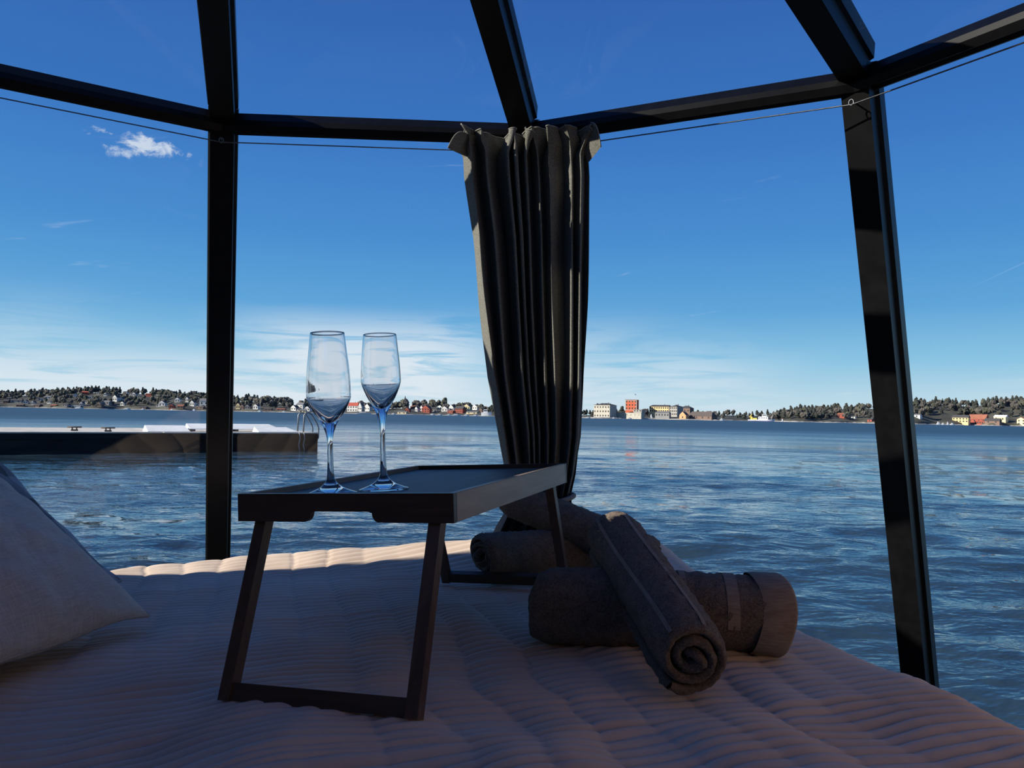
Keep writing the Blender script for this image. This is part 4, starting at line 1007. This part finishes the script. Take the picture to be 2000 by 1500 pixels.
# ---- plant the woods round the houses
forest(g_mid, 965, 1555, 125, (7, 11), (0.6,0.35,0.05), 'behind the fortress', (0.1, 1.0))
forest(g_fort, 1196, 1330, 26, (9, 15), (0.1,0.85,0.05), 'between the fortress walls', (0.75, 1.0))
forest(g_right, 1508, 1700, 105, (6.5, 10.5), (0.45,0.42,0.13), 'on the stony shore', (0.12, 1.0))
forest(g_right, 1780, 2060, 120, (6.5, 10.5), (0.40,0.38,0.22), 'on the stony shore', (0.25, 1.0))
forest(g_right, 1520, 2060, 60, (7.5, 11.5), (0.8,0.18,0.02), 'on the stony shore', (0.85, 1.02))
forest(g_left, -60, 470, 95, (7.5, 11), (0.70,0.25,0.05), 'on the hilly far shore', (0.85, 1.02))
forest(g_left, 470, 640, 55, (8.5, 12.5), (0.2,0.65,0.15), 'on the hilly far shore', (0.2, 1.0))
forest(g_left, 640, 985, 150, (6.0, 11), (0.22,0.60,0.18), 'on the hilly far shore', (0.35, 1.0))
forest(g_left, 700, 880, 16, (11, 15), (0.2,0.7,0.1), 'on the hilly far shore', (0.75, 1.0))
forest(g_left, -60, 470, 400, (5.5, 9.0), (0.32,0.42,0.26), 'on the hilly far shore')
# ---- boats
def boat(px, row, wpx, hpx, label, D=985.0, mast=0.0, group='small boats along the far shore', name='boat', cabin=True):
    k = D/1500; L = wpx*k; Hh = hpx*k; p = far(px, row, D); p.z = WATER_Z
    root = empty(name, p); tag(root, label, 'boat', group); fb = Hh*(0.55 if cabin else 0.8); n = 9; st = []
    for i in range(n):
        t = i/(n-1); b_ = 0.16*L*(1-(2*t-1)**2*0.2 if t < .6 else max(0.02, 1-((t-0.6)/0.4)**2)); x = -L/2 + L*t
        st.append([(x,-b_,fb*(1+0.2*t)),(x+0.02*L*t,-b_*0.6,-0.25),(x+0.02*L*t,b_*0.6,-0.25),(x,b_,fb*(1+0.2*t))])
    v = [q for r in st for q in r]; f = []
    for i in range(n-1):
        for q in range(4): f.append((i*4+q, i*4+(q+1)%4, i*4+4+(q+1)%4, i*4+4+q))
    f += [(0,1,2,3), tuple(reversed(range((n-1)*4, n*4)))]
    mesh_obj('hull', v, f, 'b_white', root)
    if cabin:
        box('cabin', -L*0.28, L*0.12, -0.10*L, 0.10*L, fb, Hh, 'b_white', root)
        box('cabin_window', -L*0.25, L*0.10, -0.105*L, -0.098*L, fb+(Hh-fb)*0.4, fb+(Hh-fb)*0.8, 'dark_pane', root)
    if mast: tube('mast', [(0.05*L,0,fb),(0.05*L,0,fb+mast*k)], 0.10, 'b_white', root, 6)
for px, row, w_, h_ in [(157,799,16,4),(250,800,13,3.5),(281,802,7,3),(381,803,6,4),(338,803,7,3),(410,804,8,3),(556,807,7,3),(770,811,8,3),(846,813,9,3.5),(860,813,10,3),(878,814,8,3),(893,813,16,3.5),(912,813,10,3.5),(930,814,9,3.5)]:
    boat(px, row, w_, h_, 'small white boat moored along the far shore')
boat(509, 806, 8, 3.5, 'white sailing boat with a bare mast on the far shore', mast=17, group=None, name='sailing_boat')
boat(712, 810, 28, 4, 'long low white boat below the red-roofed house', group=None)
boat(951, 813.5, 20, 13, 'white motor cruiser seen beside the curtain edge', group=None, name='motor_cruiser')
for px, row, w_, h_ in [(1834,829,7,6),(1843,829,6,4),(1852,829,4,6),(1861,829,7,4)]:
    boat(px, row, w_, h_, 'white boat drawn up on the stony shore', D=880.0, group='boats on the stony shore')
for px, row, w_, h_ in [(1150,816,8,3),(1200,817.5,6,3),(1231,818,7,3),(1411,820,7,5)]:
    boat(px, row, w_, h_, 'small white boat moored off the fortress island', D=930.0, group='boats by the fortress')
def ferry():
    D = 800.0; k = D/1500; p = far(1487, 822, D); p.z = WATER_Z
    r_ = empty('ferry', p); r_.rotation_euler = (0,0,-0.3); tag(r_, 'white ferry with yellow crane crossing before the shore', 'ferry')
    n = 12; L = 26.0; st = []
    for i in range(n):
        t = i/(n-1); b_ = 3.2*(1 if t < 0.7 else max(0.05, 1-((t-0.7)/0.3)**2)); x = -L/2+L*t; s = 0.9*max(0, t-0.75)*4
        st.append([(x+s*0.8,-b_,2.0+s*1.2),(x,-b_*0.85,-0.3),(x,b_*0.85,-0.3),(x+s*0.8,b_,2.0+s*1.2)])
    v = [q for s_ in st for q in s_]; f = [(i*4+q, i*4+(q+1)%4, i*4+4+(q+1)%4, i*4+4+q) for i in range(n-1) for q in range(4)] + [(0,1,2,3), tuple(reversed(range((n-1)*4, n*4)))]
    mesh_obj('hull', v, f, 'b_white', r_)
    box('waterline_stripe', -L/2+0.1, L/2-2.5, -3.25, 3.25, -0.2, 0.75, 'b_navy', r_)
    h_ = box('deckhouse', -2.5, 7.0, -2.4, 2.4, 2.0, 5.2, 'b_white', r_); 
    for i in range(4): box('window', -1.8+2.2*i, -0.9+2.2*i, -2.46, -2.38, 3.4, 4.3, 'dark_pane', h_)
    w_ = box('wheelhouse', 1.0, 5.5, -2.0, 2.0, 5.2, 7.6, 'b_white', r_); box('window', 1.4, 5.2, -2.06, -1.98, 6.2, 7.1, 'dark_pane', w_)
    tube('mast', [(2.5,0,7.6),(2.5,0,11.0)], 0.14, 'b_white', r_, 6); tube('bow_mast', [(10.0,0,2.5),(11.2,0,6.6)], 0.16, 'b_white', r_, 6)
    c_ = box('crane_base', -10.5, -8.5, -0.9, 0.9, 2.0, 5.0, 'b_yellow', r_); tube('crane_jib', [(-9.5,0,5.0),(-9.0,0,7.8),(-11.5,0,4.2)], 0.3, 'b_yellow', r_, 6)
    box('deck_cargo', -8.3, -4.0, -1.6, 1.6, 2.0, 3.6, 'b_yellow', r_); tube('stern_mast', [(-9.4,0,5.0),(-9.4,0,10.5)], 0.10, 'b_white', r_, 6)
ferry()
bk = empty('beacon', far(1529, 824.5, 880)); bk.location.z = WATER_Z + 0.6; tag(bk, 'small white beacon on the stony point beside the ferry', 'beacon')
tube('beacon_tower', [(0,0,-0.5),(0,0,2.6)], [0.8,0.6], 'b_white', bk, 10); tube('beacon_cap', [(0,0,2.6),(0,0,3.4)], [0.65,0.15], 'r_red', bk, 10)
st_ = tag(empty('statue', far(1273, 816.5, DF-2)), 'small white monument on the fortress quay', 'monument')
box('plinth', -1.0, 1.0, -1.0, 1.0, -1.0, 1.2, 'b_white', st_); tube('figure', [(0,0,1.2),(0,0,2.4),(0,0,3.2),(0,0,4.0)], [0.8,0.9,0.5,0.45], 'b_white', st_, 8)
